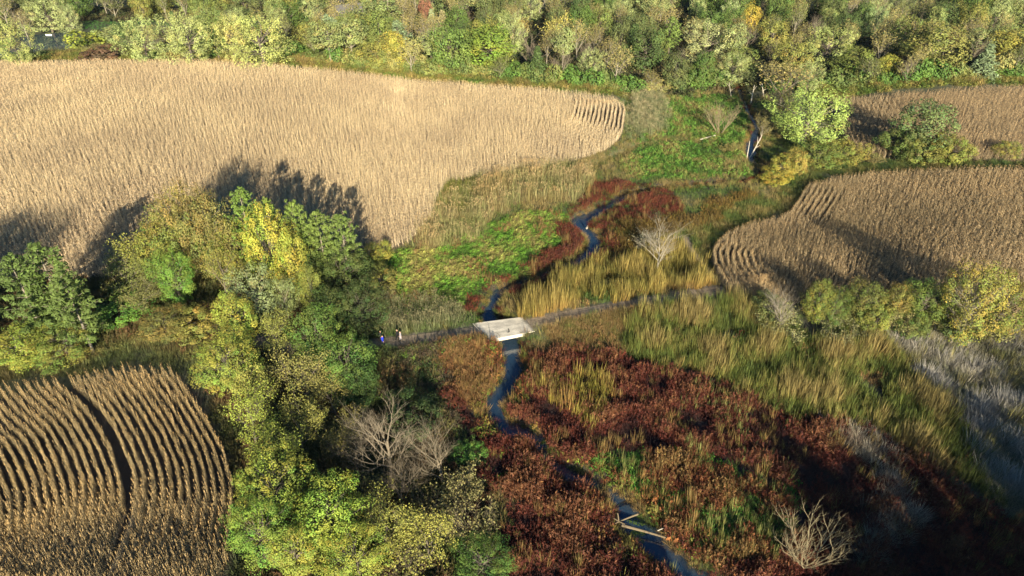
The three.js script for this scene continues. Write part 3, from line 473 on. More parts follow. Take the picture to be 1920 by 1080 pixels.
  for (let i = 1; i < creek.length; i++) for (let k = 0; k < 44; k++) {
    const a = creek[i - 1], b = creek[i], t = r(), s = r() < 0.5 ? -1 : 1, l = Math.hypot(b[0] - a[0], b[1] - a[1]), nx = -(b[1] - a[1]) / l, nz = (b[0] - a[0]) / l, w = lerp(a[2], b[2], t) / 2 - 0.45 + r() * 1.4, x = lerp(a[0], b[0], t) + nx * w * s, z = lerp(a[1], b[1], t) + nz * w * s, h = land(x, z);
    if (h < -0.95 || inside(bridgePoly, x, z)) continue;
    const n = clamp(0.5 + noise(x, z, 4, 33) * 1.2) * 4.99; tmpC.copy(lin(cols[Math.floor(n)])).multiplyScalar(0.7 + 0.5 * r());
    list.push([x, Math.max(h, -0.6), z, r() * 6.28, 0.4 + 0.6 * r(), tmpC.clone(), 1, (r() - 0.5) * 0.9, (r() - 0.5) * 0.9]);
  }
  tag(instances('bank_grass', G.dry[0], plantMat, list), 'small tussocks of grass hanging over both banks of the creek', 'grass', null, 'stuff');
}

// ---------------------------------------------------------------- trees: shapes
const barkMat = (hex) => { const m = mat('bark', hex, { vertexColors: true, roughness: 0.9 }); if (!m.userData.set) { m.color.multiplyScalar(0.5); m.userData.set = true; } return m; };
const leafMat = (hex) => { const m = mats['leaves' + hex] ?? mat('leaves', hex, { vertexColors: true, roughness: 0.75 }); if (!m.userData.set) { const c = m.color; const l = 0.3 * c.r + 0.6 * c.g + 0.1 * c.b, q = 0.32; c.setRGB(lerp(c.r, l * 1.02, q) * 0.84, lerp(c.g, l, q) * 0.83, lerp(c.b, l * 0.34, q) * 0.75); m.userData.set = true; } return m; };
function limb(s, r, a, b, ra, rb, bend, col, n = 4, sides = 4) {
  let p = a; const m = [(r() - 0.5) * bend, Math.abs(r()) * bend * 0.5, (r() - 0.5) * bend];
  for (let i = 1; i <= n; i++) { const t = i / n, k = 4 * t * (1 - t), q = [lerp(a[0], b[0], t) + m[0] * k, lerp(a[1], b[1], t) + m[1] * k, lerp(a[2], b[2], t) + m[2] * k]; s.stick(p, lerp(ra, rb, (i - 1) / n), q, lerp(ra, rb, t), col, sides); p = q; }
}
// a crown of leaf lobes round limbs. o: H, R, bottom, lobes, lobeR, leaves, leaf, up (how far lobes point up), long (lobe length), shape
function leafy(o) {
  const r = rng(o.seed), crown = new Soup(), wood = new Soup(), tr = new Soup(), { H, R } = o, B = o.bottom * H, mid = (H + B) / 2, hh = (H - B) / 2;
  const top = [(r() - 0.5) * 0.6, H * 0.62, (r() - 0.5) * 0.6], bark = grey(1);
  limb(tr, r, [0, -0.3, 0], top, H * 0.02, H * 0.009, 0.5, bark, 5, 6);
  for (let i = 0; i < o.lobes; i++) {
    const y = 1 - 2 * (i + 0.5) / o.lobes, a = i * 2.39996 + r() * 0.9, ring = Math.sqrt(1 - y * y), rad = (0.5 + 0.58 * Math.sqrt(r())) * (1 + 0.24 * Math.sin(a * 2 + o.seed + y * 2) + 0.16 * Math.sin(a * 5 + y * 4));
    const sq = o.shape === 'flat' ? Math.pow(Math.max(0.05, ring), 0.6) * (y < 0 ? 0.75 : 1) : o.shape === 'cone' ? 0.1 + 0.9 * (1 - y) / 2 : o.shape === 'vase' ? ring * (0.75 + 0.25 * y) : Math.pow(ring, 0.75);
    const yy = y * (0.85 + 0.25 * r());
    const c = [Math.cos(a) * sq * rad * R, mid + yy * hh * (o.shape === 'cone' ? 1 : Math.min(1, rad + 0.1)), Math.sin(a) * sq * rad * R];
    const out = [c[0] / R, (c[1] - mid) / hh * 0.8 + 0.15, c[2] / R], ok = Math.hypot(...out) + 1e-6; out.forEach((q, k) => { out[k] = q / ok; });
    const ax = [out[0] * (1 - Math.abs(o.up)), out[1] * (1 - Math.abs(o.up)) + o.up, out[2] * (1 - Math.abs(o.up))], ak = Math.hypot(...ax) + 1e-6; ax.forEach((q, k) => { ax[k] = q / ak; });
    const lr = o.lobeR * R * (0.65 + 0.7 * r()), long = o.long ?? 1, lt = 0.68 + 0.6 * r(), ty = 1 + (r() - 0.5) * (o.mix ?? 0.25), brown = r() < (o.brown ?? 0.14) ? 0.82 : 1;
    if (i % (o.limbEvery ?? 4) === 0) limb(wood, r, [top[0] * 0.5, lerp(H * 0.22, H * 0.55, clamp((c[1] - B) / (H - B))), top[2] * 0.5], [c[0] * 0.92, c[1] - lr * 0.3, c[2] * 0.92], H * 0.008, H * 0.0025, 1.0, bark, 3, 3);
    for (let k = 0; k < o.leaves; k++) {
      let d; do { d = [r() * 2 - 1, r() * 2 - 1, r() * 2 - 1]; } while (d[0] ** 2 + d[1] ** 2 + d[2] ** 2 > 1 || d[0] * out[0] + d[1] * out[1] + d[2] * out[2] < -0.45);
      const q = Math.cbrt(Math.hypot(...d)) / (Math.hypot(...d) + 1e-6), al = d[0] * ax[0] + d[1] * ax[1] + d[2] * ax[2];
      const p = [0, 1, 2].map((j) => c[j] + lr * q * (d[j] + ax[j] * al * (long - 1)) * (o.flat && j === 1 ? o.flat : 1)), taper = 1;
      const n = [d[0] + (r() - 0.5) * 0.9 + out[0] * 0.4, d[1] + 0.35 + (r() - 0.5) * 0.9, d[2] + (r() - 0.5) * 0.9 + out[2] * 0.4], nk = 1 / (Math.hypot(...n) + 1e-6), b = lt * (0.82 + 0.34 * r());
      crown.leaf(p, n.map((w) => w * nk), r, o.leaf * (0.7 + 0.6 * r()) * (o.slim ?? 0.75) * taper, o.leaf * (0.8 + 0.7 * r()), [b * ty, b * brown, b * brown * (0.8 + 0.4 * r())]);
    }
  }
  return { H, R, parts: [['trunk', tr.geo(), 'bark'], ['limbs', wood.geo(), 'bark'], ['crown', crown.geo(), 'leaf']] };
}
// a branching skeleton, bare or with a few leaves at its twigs
function branchy(o) {
  const r = rng(o.seed), tr = new Soup(), br = new Soup(), leaves = new Soup();
  const grow = (p, d, len, rad, lev) => {
    const n = lev < 2 ? 3 : 2; let q = p, dir = d; const pts = [p];
    for (let i = 0; i < n; i++) {
      dir = [dir[0] + (r() - 0.5) * o.wild, dir[1] + (r() - 0.5) * o.wild * 0.6 + (o.rise ?? 0.06), dir[2] + (r() - 0.5) * o.wild]; const k = Math.hypot(...dir); dir = dir.map((w) => w / k);
      const e = q.map((w, j) => w + dir[j] * len / n); const r0 = rad * (1 - 0.45 * i / n), r1 = rad * (1 - 0.45 * (i + 1) / n);
      (lev === 0 ? tr : br).stick(q, r0, e, r1, grey(0.85 + 0.3 * r()), lev < 1 ? 6 : lev < 3 ? 4 : 3); q = e; pts.push(q);
    }
    if (lev >= o.levels) { for (let i = 0; i < (o.leafN ?? 0); i++) { const b = 0.65 + 0.65 * r(), c = pts[1 + Math.floor(r() * n)]; leaves.leaf(c.map((w) => w + (r() - 0.5) * o.leafR), (() => { const m = [r() - 0.5, r() * 0.7, r() - 0.5], k = Math.hypot(...m); return m.map((w) => w / k); })(), r, o.leaf * 0.75, o.leaf * (0.8 + 0.6 * r()), [b * (0.9 + 0.2 * r()), b, b]); } return; }
    const kids = lev === 0 ? o.first : o.kids;
    for (let i = 0; i < kids; i++) {
      const t = lev === 0 ? lerp(o.from ?? 0.4, 1, (i + 0.5) / kids) : lerp(0.3, 1, (i + r()) / kids), f = Math.min(n - 1e-4, t * n), c0 = pts[Math.floor(f)], c1 = pts[Math.floor(f) + 1], c = c0.map((w, j) => lerp(w, c1[j], f % 1));
      const a = i * 2.4 + r() * 1.2, sp = o.spread * (0.7 + 0.6 * r()) * (t > 0.93 ? 0.4 : 1), u = [Math.cos(a), 0.1, Math.sin(a)];
      const nd = dir.map((w, j) => w * Math.cos(sp) + u[j] * Math.sin(sp)), k = Math.hypot(...nd);
      grow(c, nd.map((w) => w / k), len * o.ratio * (0.75 + 0.5 * r()) * (lev === 0 ? lerp(1.15, 0.8, t) : 1), rad * (1 - 0.4 * t) * 0.58, lev + 1);
    }
  };
  const stems = o.stems ?? 1;
  for (let s = 0; s < stems; s++) { const a = s * 2.4 + r(), k = stems > 1 ? o.stemLean ?? 0.35 : 0.05; const d = [Math.cos(a) * k, 1, Math.sin(a) * k], m = Math.hypot(...d); grow([Math.cos(a) * 0.3 * k, -0.3, Math.sin(a) * 0.3 * k], d.map((w) => w / m), o.trunk * (stems > 1 ? 0.8 + 0.4 * r() : 1), o.rad, 0); }
  const parts = [['trunk', tr.geo(), 'bark'], ['branches', br.geo(), 'bark']]; if (o.leafN) parts.push(['crown', leaves.geo(), 'leaf']);
  let H = 0, R = 0; for (const [, g] of parts) { g.computeBoundingBox(); H = Math.max(H, g.boundingBox.max.y); R = Math.max(R, g.boundingBox.max.x, -g.boundingBox.min.x, g.boundingBox.max.z); }
  return { H, R: R * 0.85, parts };
}
// a pine: whorls of limbs carrying tufts of needles, the trunk showing
function pine(o) {
  const r = rng(o.seed), tr = new Soup(), br = new Soup(), cr = new Soup(), { H, R } = o;
  limb(tr, r, [0, -0.3, 0], [(r() - 0.5) * 0.4, H * 0.97, (r() - 0.5) * 0.4], H * 0.016, 0.03, 0.3, grey(1), 6, 6);
  for (let y = H * o.bottom, k = 0; y < H * 0.98; y += H * 0.055 * (0.7 + 0.6 * r()), k++) {
    const t = (y / H - o.bottom) / (1 - o.bottom), len = R * (o.spruce ? 1.02 - t : Math.pow(1 - t, 0.6) * (0.5 + 0.7 * Math.min(1, t * 3 + 0.4))) * (0.75 + 0.4 * r()), n = o.spruce ? 7 : 5;
    for (let i = 0; i < n; i++) {
      const a = i / n * 6.283 + k * 1.1 + r() * 0.7, l = Math.max(0.35, len * (0.7 + 0.5 * r())), rise = (o.spruce ? -0.25 : 0.12 + 0.5 * t) * l, e = [Math.cos(a) * l, y + rise, Math.sin(a) * l];
      br.stick([0, y, 0], 0.035, e, 0.012, grey(0.9), 3);
      const tufts = Math.max(2, Math.round(l * o.tufts));
      for (let q = 0; q < tufts; q++) {
        const f = 0.35 + 0.65 * (q + r()) / tufts, w = l * 0.28 * (1.1 - f * 0.4), c = [e[0] * f + (r() - 0.5) * w, y + rise * f * f + (r() - 0.3) * 0.35, e[2] * f + (r() - 0.5) * w], b0 = 0.75 + 0.45 * r();
        for (let m = 0; m < o.needles; m++) { const d = [r() - 0.5, r() * 0.9 - 0.2, r() - 0.5], dk = Math.hypot(...d) + 1e-6, b = b0 * (0.75 + 0.5 * r()), s = o.leaf * (0.7 + 0.6 * r()); cr.leaf([0, 1, 2].map((j) => c[j] + d[j] / dk * o.leaf * 0.75), [d[0] / dk + (r() - 0.5), d[1] / dk + 0.4, d[2] / dk + (r() - 0.5)].map((v, j, z) => v / (Math.hypot(...z) + 1e-6)), r, s * 0.42, s * 1.25, [b, b, b * 0.9]); }
      }
    }
  }
  return { H, R, parts: [['trunk', tr.geo(), 'bark'], ['limbs', br.geo(), 'bark'], ['crown', cr.geo(), 'leaf']] };
}
const K = {};   // the kinds
const kind = (name, ...list) => { K[name] = list; };
// near kinds (fine leaves)
kind('maple', leafy({ seed: 1, H: 12, R: 4.6, bottom: 0.12, lobes: 210, lobeR: 0.16, leaves: 60, leaf: 0.2, up: 0.25, long: 1.6, mix: 0.6 }), leafy({ seed: 2, H: 11, R: 4.2, bottom: 0.1, lobes: 190, lobeR: 0.17, leaves: 60, leaf: 0.2, up: 0.3, long: 1.6, shape: 'vase', mix: 0.6 }));
kind('sparse', branchy({ seed: 11, trunk: 5.5, rad: 0.17, first: 8, kids: 4, levels: 3, ratio: 0.62, spread: 0.75, wild: 0.35, from: 0.25, leafN: 26, leafR: 1.0, leaf: 0.18 }), branchy({ seed: 12, trunk: 5, rad: 0.15, first: 9, kids: 4, levels: 3, ratio: 0.6, spread: 0.85, wild: 0.4, from: 0.2, leafN: 26, leafR: 1.0, leaf: 0.18 }));
kind('silver', leafy({ seed: 21, H: 12, R: 5, bottom: 0.06, lobes: 170, lobeR: 0.15, leaves: 52, leaf: 0.32, up: 0.4, long: 1.9, slim: 0.55, mix: 0.12 }));
kind('willow', leafy({ seed: 25, H: 10, R: 3, bottom: 0.25, lobes: 80, lobeR: 0.26, leaves: 62, leaf: 0.24, up: 0.2, long: 1.4, slim: 0.45, mix: 0.1 }));
kind('pine', pine({ seed: 31, H: 13, R: 3.2, bottom: 0.22, tufts: 3.2, needles: 13, leaf: 0.34 }), pine({ seed: 32, H: 13, R: 3.5, bottom: 0.3, tufts: 3, needles: 13, leaf: 0.34 }));
kind('bare', branchy({ seed: 41, trunk: 6, rad: 0.14, first: 9, kids: 5, levels: 4, ratio: 0.58, spread: 0.6, wild: 0.35, from: 0.3, rise: 0.1 }), branchy({ seed: 42, trunk: 5, rad: 0.12, first: 8, kids: 5, levels: 4, ratio: 0.6, spread: 0.65, wild: 0.45, from: 0.2, rise: 0.08 }));
kind('multistem', branchy({ seed: 45, trunk: 5, rad: 0.06, stems: 11, stemLean: 0.5, first: 6, kids: 4, levels: 3, ratio: 0.46, spread: 0.42, wild: 0.2, from: 0.3, rise: 0.12 }));
kind('brush', branchy({ seed: 47, trunk: 2.4, rad: 0.06, stems: 7, stemLean: 0.7, first: 5, kids: 4, levels: 3, ratio: 0.58, spread: 0.6, wild: 0.5, from: 0.15, leafN: 3, leafR: 0.5, leaf: 0.2 }), branchy({ seed: 48, trunk: 2.2, rad: 0.05, stems: 9, stemLean: 0.8, first: 5, kids: 4, levels: 3, ratio: 0.58, spread: 0.7, wild: 0.5, from: 0.1, leafN: 1, leafR: 0.5, leaf: 0.2 }));
kind('shrub', leafy({ seed: 51, H: 4, R: 2.2, bottom: 0.0, lobes: 110, lobeR: 0.18, leaves: 64, leaf: 0.15, up: 0.35, long: 1.5, mix: 0.45 }), leafy({ seed: 52, H: 3.6, R: 2.4, bottom: 0.0, lobes: 110, lobeR: 0.18, leaves: 64, leaf: 0.15, up: 0.3, long: 1.4, shape: 'flat', mix: 0.45 }));
// far kinds (leaf clumps, fewer and larger)
kind('round', leafy({ seed: 61, H: 14, R: 5, bottom: 0.08, lobes: 85, lobeR: 0.27, leaves: 50, leaf: 0.46, up: 0.1, mix: 0.25 }), leafy({ seed: 62, H: 13, R: 5.4, bottom: 0.05, lobes: 85, lobeR: 0.26, leaves: 50, leaf: 0.46, up: 0.1, shape: 'flat', mix: 0.25 }), leafy({ seed: 63, H: 15, R: 4.3, bottom: 0.1, lobes: 85, lobeR: 0.3, leaves: 50, leaf: 0.46, up: 0.2, mix: 0.3 }));
kind('plume', leafy({ seed: 64, H: 15, R: 5.2, bottom: 0.03, lobes: 110, lobeR: 0.16, leaves: 54, leaf: 0.34, up: 0.45, long: 2, slim: 0.5, mix: 0.1 }), leafy({ seed: 65, H: 14, R: 5.6, bottom: 0.03, lobes: 110, lobeR: 0.16, leaves: 54, leaf: 0.34, up: 0.35, long: 1.8, slim: 0.5, mix: 0.1 }));
kind('airy', branchy({ seed: 66, trunk: 7, rad: 0.22, first: 8, kids: 4, levels: 3, ratio: 0.6, spread: 0.6, wild: 0.3, from: 0.3, leafN: 7, leafR: 1.3, leaf: 0.36 }), branchy({ seed: 67, trunk: 6.5, rad: 0.2, first: 9, kids: 4, levels: 3, ratio: 0.62, spread: 0.7, wild: 0.35, from: 0.2, leafN: 8, leafR: 1.3, leaf: 0.36 }));
kind('twiggy', branchy({ seed: 68, trunk: 6.5, rad: 0.2, first: 9, kids: 5, levels: 3, ratio: 0.62, spread: 0.62, wild: 0.3, from: 0.25 }), branchy({ seed: 69, trunk: 5, rad: 0.16, stems: 2, first: 7, kids: 4, levels: 3, ratio: 0.66, spread: 0.6, wild: 0.3, from: 0.3 }));
kind('umbrella', leafy({ seed: 71, H: 15, R: 5.2, bottom: 0.4, lobes: 60, lobeR: 0.3, leaves: 42, leaf: 0.5, up: 0.1, flat: 0.5, shape: 'flat', mix: 0.12, limbEvery: 3 }));
kind('spruce', pine({ seed: 72, H: 14, R: 3.2, bottom: 0.04, tufts: 1.6, needles: 5, leaf: 0.75, spruce: true }), pine({ seed: 73, H: 15, R: 3.4, bottom: 0.25, tufts: 1.4, needles: 6, leaf: 0.7 }));
kind('bush', leafy({ seed: 74, H: 4.2, R: 3, bottom: 0, lobes: 36, lobeR: 0.32, leaves: 32, leaf: 0.5, up: 0.1, shape: 'flat', mix: 0.3 }));
const grabs = [];
let treeNo = 0;
function plant(kindName, x, z, H, W, leafHex, barkHex, name, label, group) {
  const list = K[kindName], pr = list[treeNo++ % list.length], t = thing(name, label, /shrub|bush|brush/.test(name) ? 'shrub' : 'tree', group);
  t.position.set(x, land(x, z), z); t.rotation.y = (treeNo * 2.399) % 6.283; t.scale.set(W / 2 / pr.R, H / pr.H, W / 2 / pr.R);
  for (const [n, g, m] of pr.parts) mesh(n, g, m === 'bark' ? barkMat(barkHex) : leafMat(leafHex), t);
  return t;
}
// by the pixel where its top shows, its height and its width in pixels
function topAt(kindName, px, py, H, wpx, leafHex, barkHex, name, label) { const p = P(px, py, H * 0.97), s = proj(p.x, land(p.x, p.z) + H * 0.6, p.z)[2]; return plant(kindName, p.x, p.z, H, wpx / s, leafHex, barkHex, name, label); }

// ---------------------------------------------------------------- the woods on the left, tree by tree
const BK = '#8d8170', PALE = '#bdb198', DARK = '#6b6052';
const woods = [
  ['pine', 66, 466, 13.5, 125, '#55752c', PALE, 'pine_tree', 'tall green pine with pale trunks at the far left above the lane'],
  ['pine', 18, 488, 13, 110, '#506f2c', PALE, 'pine_tree', 'green pine cut by the left edge of the photo'],
  ['pine', 112, 516, 11.5, 100, '#58742f', PALE, 'pine_tree', 'shorter pine leaning out right of the tall far-left pine'],
  ['maple', 22, 625, 5, 120, '#8b9a26', BK, 'shrub', 'yellow-green shrub at the left edge under the pines'],
  ['maple', 105, 612, 4.6, 120, '#76882c', BK, 'shrub', 'olive shrub below the trunks of the far-left pines'],
  ['sparse', 238, 400, 11, 150, '#8a8a30', BK, 'broadleaf_tree', 'olive broadleaf tree at the left end of the woods by the field'],
  ['maple', 325, 364, 13, 110, '#837c38', BK, 'broadleaf_tree', 'brown-olive broadleaf tree left of the flat-topped one'],
  ['sparse', 385, 352, 14.0, 130, '#8f8546', PALE, 'broadleaf_tree', 'flat-topped tan-olive tree nearest the shaded corn'],
  ['maple', 362, 372, 13, 95, '#7f7a38', BK, 'broadleaf_tree', 'dense brown-olive tree between the two at the top of left wood'],
  ['maple', 610, 545, 8, 70, '#4a6422', DARK, 'broadleaf_tree', 'dark green tree right beside the vine-covered snag in the shade'],
  ['maple', 300, 420, 9, 110, '#7f8f28', BK, 'broadleaf_tree', 'yellow-olive tree in the middle of the left wood'],
  ['sparse', 215, 478, 8, 130, '#6f7a34', '#9a8f78', 'broadleaf_tree', 'thin olive tree with grey twigs facing the far-left pines'],
  ['maple', 312, 478, 8, 70, '#5f9420', BK, 'broadleaf_tree', 'bright green young tree in the centre of left wood'],
  ['sparse', 240, 520, 6, 110, '#7a7a40', '#a89c84', 'broadleaf_tree', 'low twiggy tree with bare grey branches above the lane'],
  ['shrub', 225, 566, 3, 90, '#4f8c1e', BK, 'shrub', 'bright green shrub at the foot of the twiggy tree'],
  ['maple', 300, 590, 4, 100, '#7d7434', BK, 'shrub', 'russet and olive shrub on the slope above the lane'],
  ['shrub', 345, 585, 3.4, 90, '#8f8a34', BK, 'shrub', 'yellowish shrub on the slope right of the russet one'],
  ['pine', 450, 362, 14.3, 80, '#5e8426', PALE, 'pine_tree', 'first and tallest pine of the row beside the yellow tree'],
  ['pine', 497, 379, 13.8, 70, '#6f8a2a', PALE, 'pine_tree', 'second pine of the row, rising behind the yellow tree'],
  ['pine', 548, 386, 13.8, 75, '#66842c', PALE, 'pine_tree', 'third pine of the row, with pale trunk showing'],
  ['pine', 592, 402, 13.3, 75, '#65802f', PALE, 'pine_tree', 'fourth pine of the row'],
  ['pine', 636, 410, 13.3, 80, '#5f7d30', PALE, 'pine_tree', 'last pine of the row, next to the corner of great corn field'],
  ['maple', 492, 404, 13.3, 88, '#aab026', BK, 'yellow_tree', 'bright yellow autumn tree in front of the pine row'],
  ['maple', 535, 440, 11.5, 80, '#9a9a24', BK, 'yellow_tree', 'smaller dull yellow tree right of the bright yellow one'],
  ['maple', 430, 420, 9.5, 75, '#8f9c26', BK, 'broadleaf_tree', 'yellow-green tree left of the bright yellow tree'],
  ['maple', 380, 420, 9, 70, '#58831f', BK, 'broadleaf_tree', 'mid green tree below the flat-topped tan-olive tree'],
  ['sparse', 398, 462, 9, 100, '#8f8a32', BK, 'broadleaf_tree', 'olive-yellow thin tree left of the grey-green willow'],
  ['willow', 466, 506, 9, 75, '#8a9c6c', PALE, 'willow_tree', 'grey-green willow-like tree with pale forked trunk'],
  ['willow', 525, 524, 7, 48, '#84975c', PALE, 'willow_tree', 'small grey-green tree between the willow and vine-covered snag'],
  ['willow', 576, 506, 9, 40, '#7f8a30', BK, 'vine_snag', 'narrow dead trunk wrapped in yellowing vines'],
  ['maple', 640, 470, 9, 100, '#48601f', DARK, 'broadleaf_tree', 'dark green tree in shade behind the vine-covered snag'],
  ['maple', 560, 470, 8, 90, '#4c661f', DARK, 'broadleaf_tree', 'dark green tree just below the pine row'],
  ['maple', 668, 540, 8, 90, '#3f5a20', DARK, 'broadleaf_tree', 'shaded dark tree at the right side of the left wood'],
  ['shrub', 705, 460, 3.4, 52, '#8a8f28', BK, 'shrub', 'yellow-green shrub at the lower corner of great corn field'],
  ['shrub', 712, 505, 4, 62, '#808434', BK, 'shrub', 'round olive shrub on the shaded edge of the meadow'],
  ['maple', 432, 560, 8.5, 90, '#95a22a', BK, 'broadleaf_tree', 'lit yellow-green tree below the willow-like tree'],
  ['sparse', 500, 590, 7, 80, '#9aa043', BK, 'broadleaf_tree', 'pale yellow-green thin tree right below the willow'],
  ['maple', 585, 586, 9, 100, '#567c22', BK, 'broadleaf_tree', 'green tree with spiky top left of the walkers'],
  ['maple', 640, 640, 8.5, 110, '#4f7d20', BK, 'broadleaf_tree', 'deep green tree nearest the walkers on the path'],
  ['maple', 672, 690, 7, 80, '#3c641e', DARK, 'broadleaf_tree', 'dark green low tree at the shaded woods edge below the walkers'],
  ['maple', 412, 640, 8, 100, '#859628', BK, 'broadleaf_tree', 'bright lime tree touching the top corner of near corn field'],
  ['sparse', 470, 660, 8, 120, '#a6a544', BK, 'broadleaf_tree', 'wide pale lime tree beside the near corn field'],
  ['sparse', 560, 668, 8.5, 140, '#97914a', BK, 'broadleaf_tree', 'tan-olive tree in the middle of the lower wood'],
  ['sparse', 615, 690, 8, 110, '#918a44', BK, 'broadleaf_tree', 'brownish olive tree above the bare white tree'],
  ['sparse', 452, 740, 8, 125, '#97aa2c', BK, 'broadleaf_tree', 'lime tree against the middle of near corn field'],
  ['sparse', 545, 755, 8, 130, '#8d8c38', BK, 'broadleaf_tree', 'olive thin tree in the thick of the lower wood'],
  ['sparse', 500, 800, 7.5, 120, '#8a9a28', BK, 'broadleaf_tree', 'yellow-green tree below the lime tree by near corn'],
  ['sparse', 620, 770, 8, 110, '#7d7434', '#9c8f78', 'broadleaf_tree', 'brown thinning tree left of the bare white tree'],
  ['maple', 500, 868, 7.5, 130, '#8aa028', BK, 'broadleaf_tree', 'broad yellow-green tree above the grey twig by near corn'],
  ['maple', 605, 925, 8, 150, '#7d9f1c', BK, 'broadleaf_tree', 'vivid lime-green tree near the bottom of the photo'],
  ['maple', 478, 958, 6.5, 110, '#69981f', BK, 'broadleaf_tree', 'green tree at the lower right corner of near corn field'],
  ['maple', 540, 1000, 6, 100, '#8d9c28', BK, 'broadleaf_tree', 'yellow-green tree at the bottom edge below the grey twig'],
  ['bare', 712, 762, 11.5, 165, '#fff', '#aa9a80', 'bare_tree', 'bare white-barked tree standing out of the lower wood'],
  ['bare', 822, 796, 9.5, 150, '#fff', '#a8987c', 'bare_tree', 'smaller bare grey tree right of the white-barked one'],
  ['bare', 655, 800, 7.5, 120, '#fff', '#8a7a62', 'bare_tree', 'brown bare tree left of and below the white-barked one'],
  ['bare', 740, 870, 7, 140, '#fff', '#9c8c72', 'bare_tree', 'tangled bare brown tree under the white-barked one'],
  ['brush', 690, 900, 4.5, 160, '#837a3a', '#7d7060', 'brush', 'tangle of brown brush below the bare trees'],
  ['brush', 790, 930, 4.5, 150, '#7d7440', '#857862', 'brush', 'brown twiggy brush between the bare trees and pale brush'],
  ['brush', 870, 880, 5, 110, '#857d4e', '#a09274', 'brush', 'pale twiggy brush beside the red weeds, upper one'],
  ['brush', 880, 940, 5, 130, '#807848', '#a29476', 'brush', 'pale twiggy brush beside the red weeds, lower one'],
  ['sparse', 712, 960, 6, 150, '#9a9c3c', BK, 'broadleaf_tree', 'thin yellow tree at the bottom among the brown brush'],
  ['sparse', 800, 985, 6, 150, '#a5a23e', BK, 'broadleaf_tree', 'thin yellow-leaved tree at the bottom right of the wood'],
  ['maple', 660, 1010, 6, 110, '#8fa026', BK, 'broadleaf_tree', 'lime tree at the bottom edge right of the vivid one'],
  ['brush', 740, 1030, 4, 150, '#8d8a3c', '#8a7d66', 'brush', 'olive brush at the bottom edge of the photo'],
  ['maple', 905, 1040, 3, 110, '#56862a', BK, 'shrub', 'green shrub at the bottom edge beside the red weeds'],
  ['shrub', 770, 760, 3, 110, '#3f5f28', DARK, 'shrub', 'dark green shrub in shade left of lower creek'],
  ['shrub', 875, 840, 1.8, 60, '#4f8f26', DARK, 'shrub', 'small bright green shrub between pale brush and red weeds'],
  ['bare', 512, 1005, 4.5, 90, '#fff', '#cdbfa4', 'bare_tree', 'small bare grey twig tree near the corner of near corn field'],
];
for (const w of woods) topAt(...w);

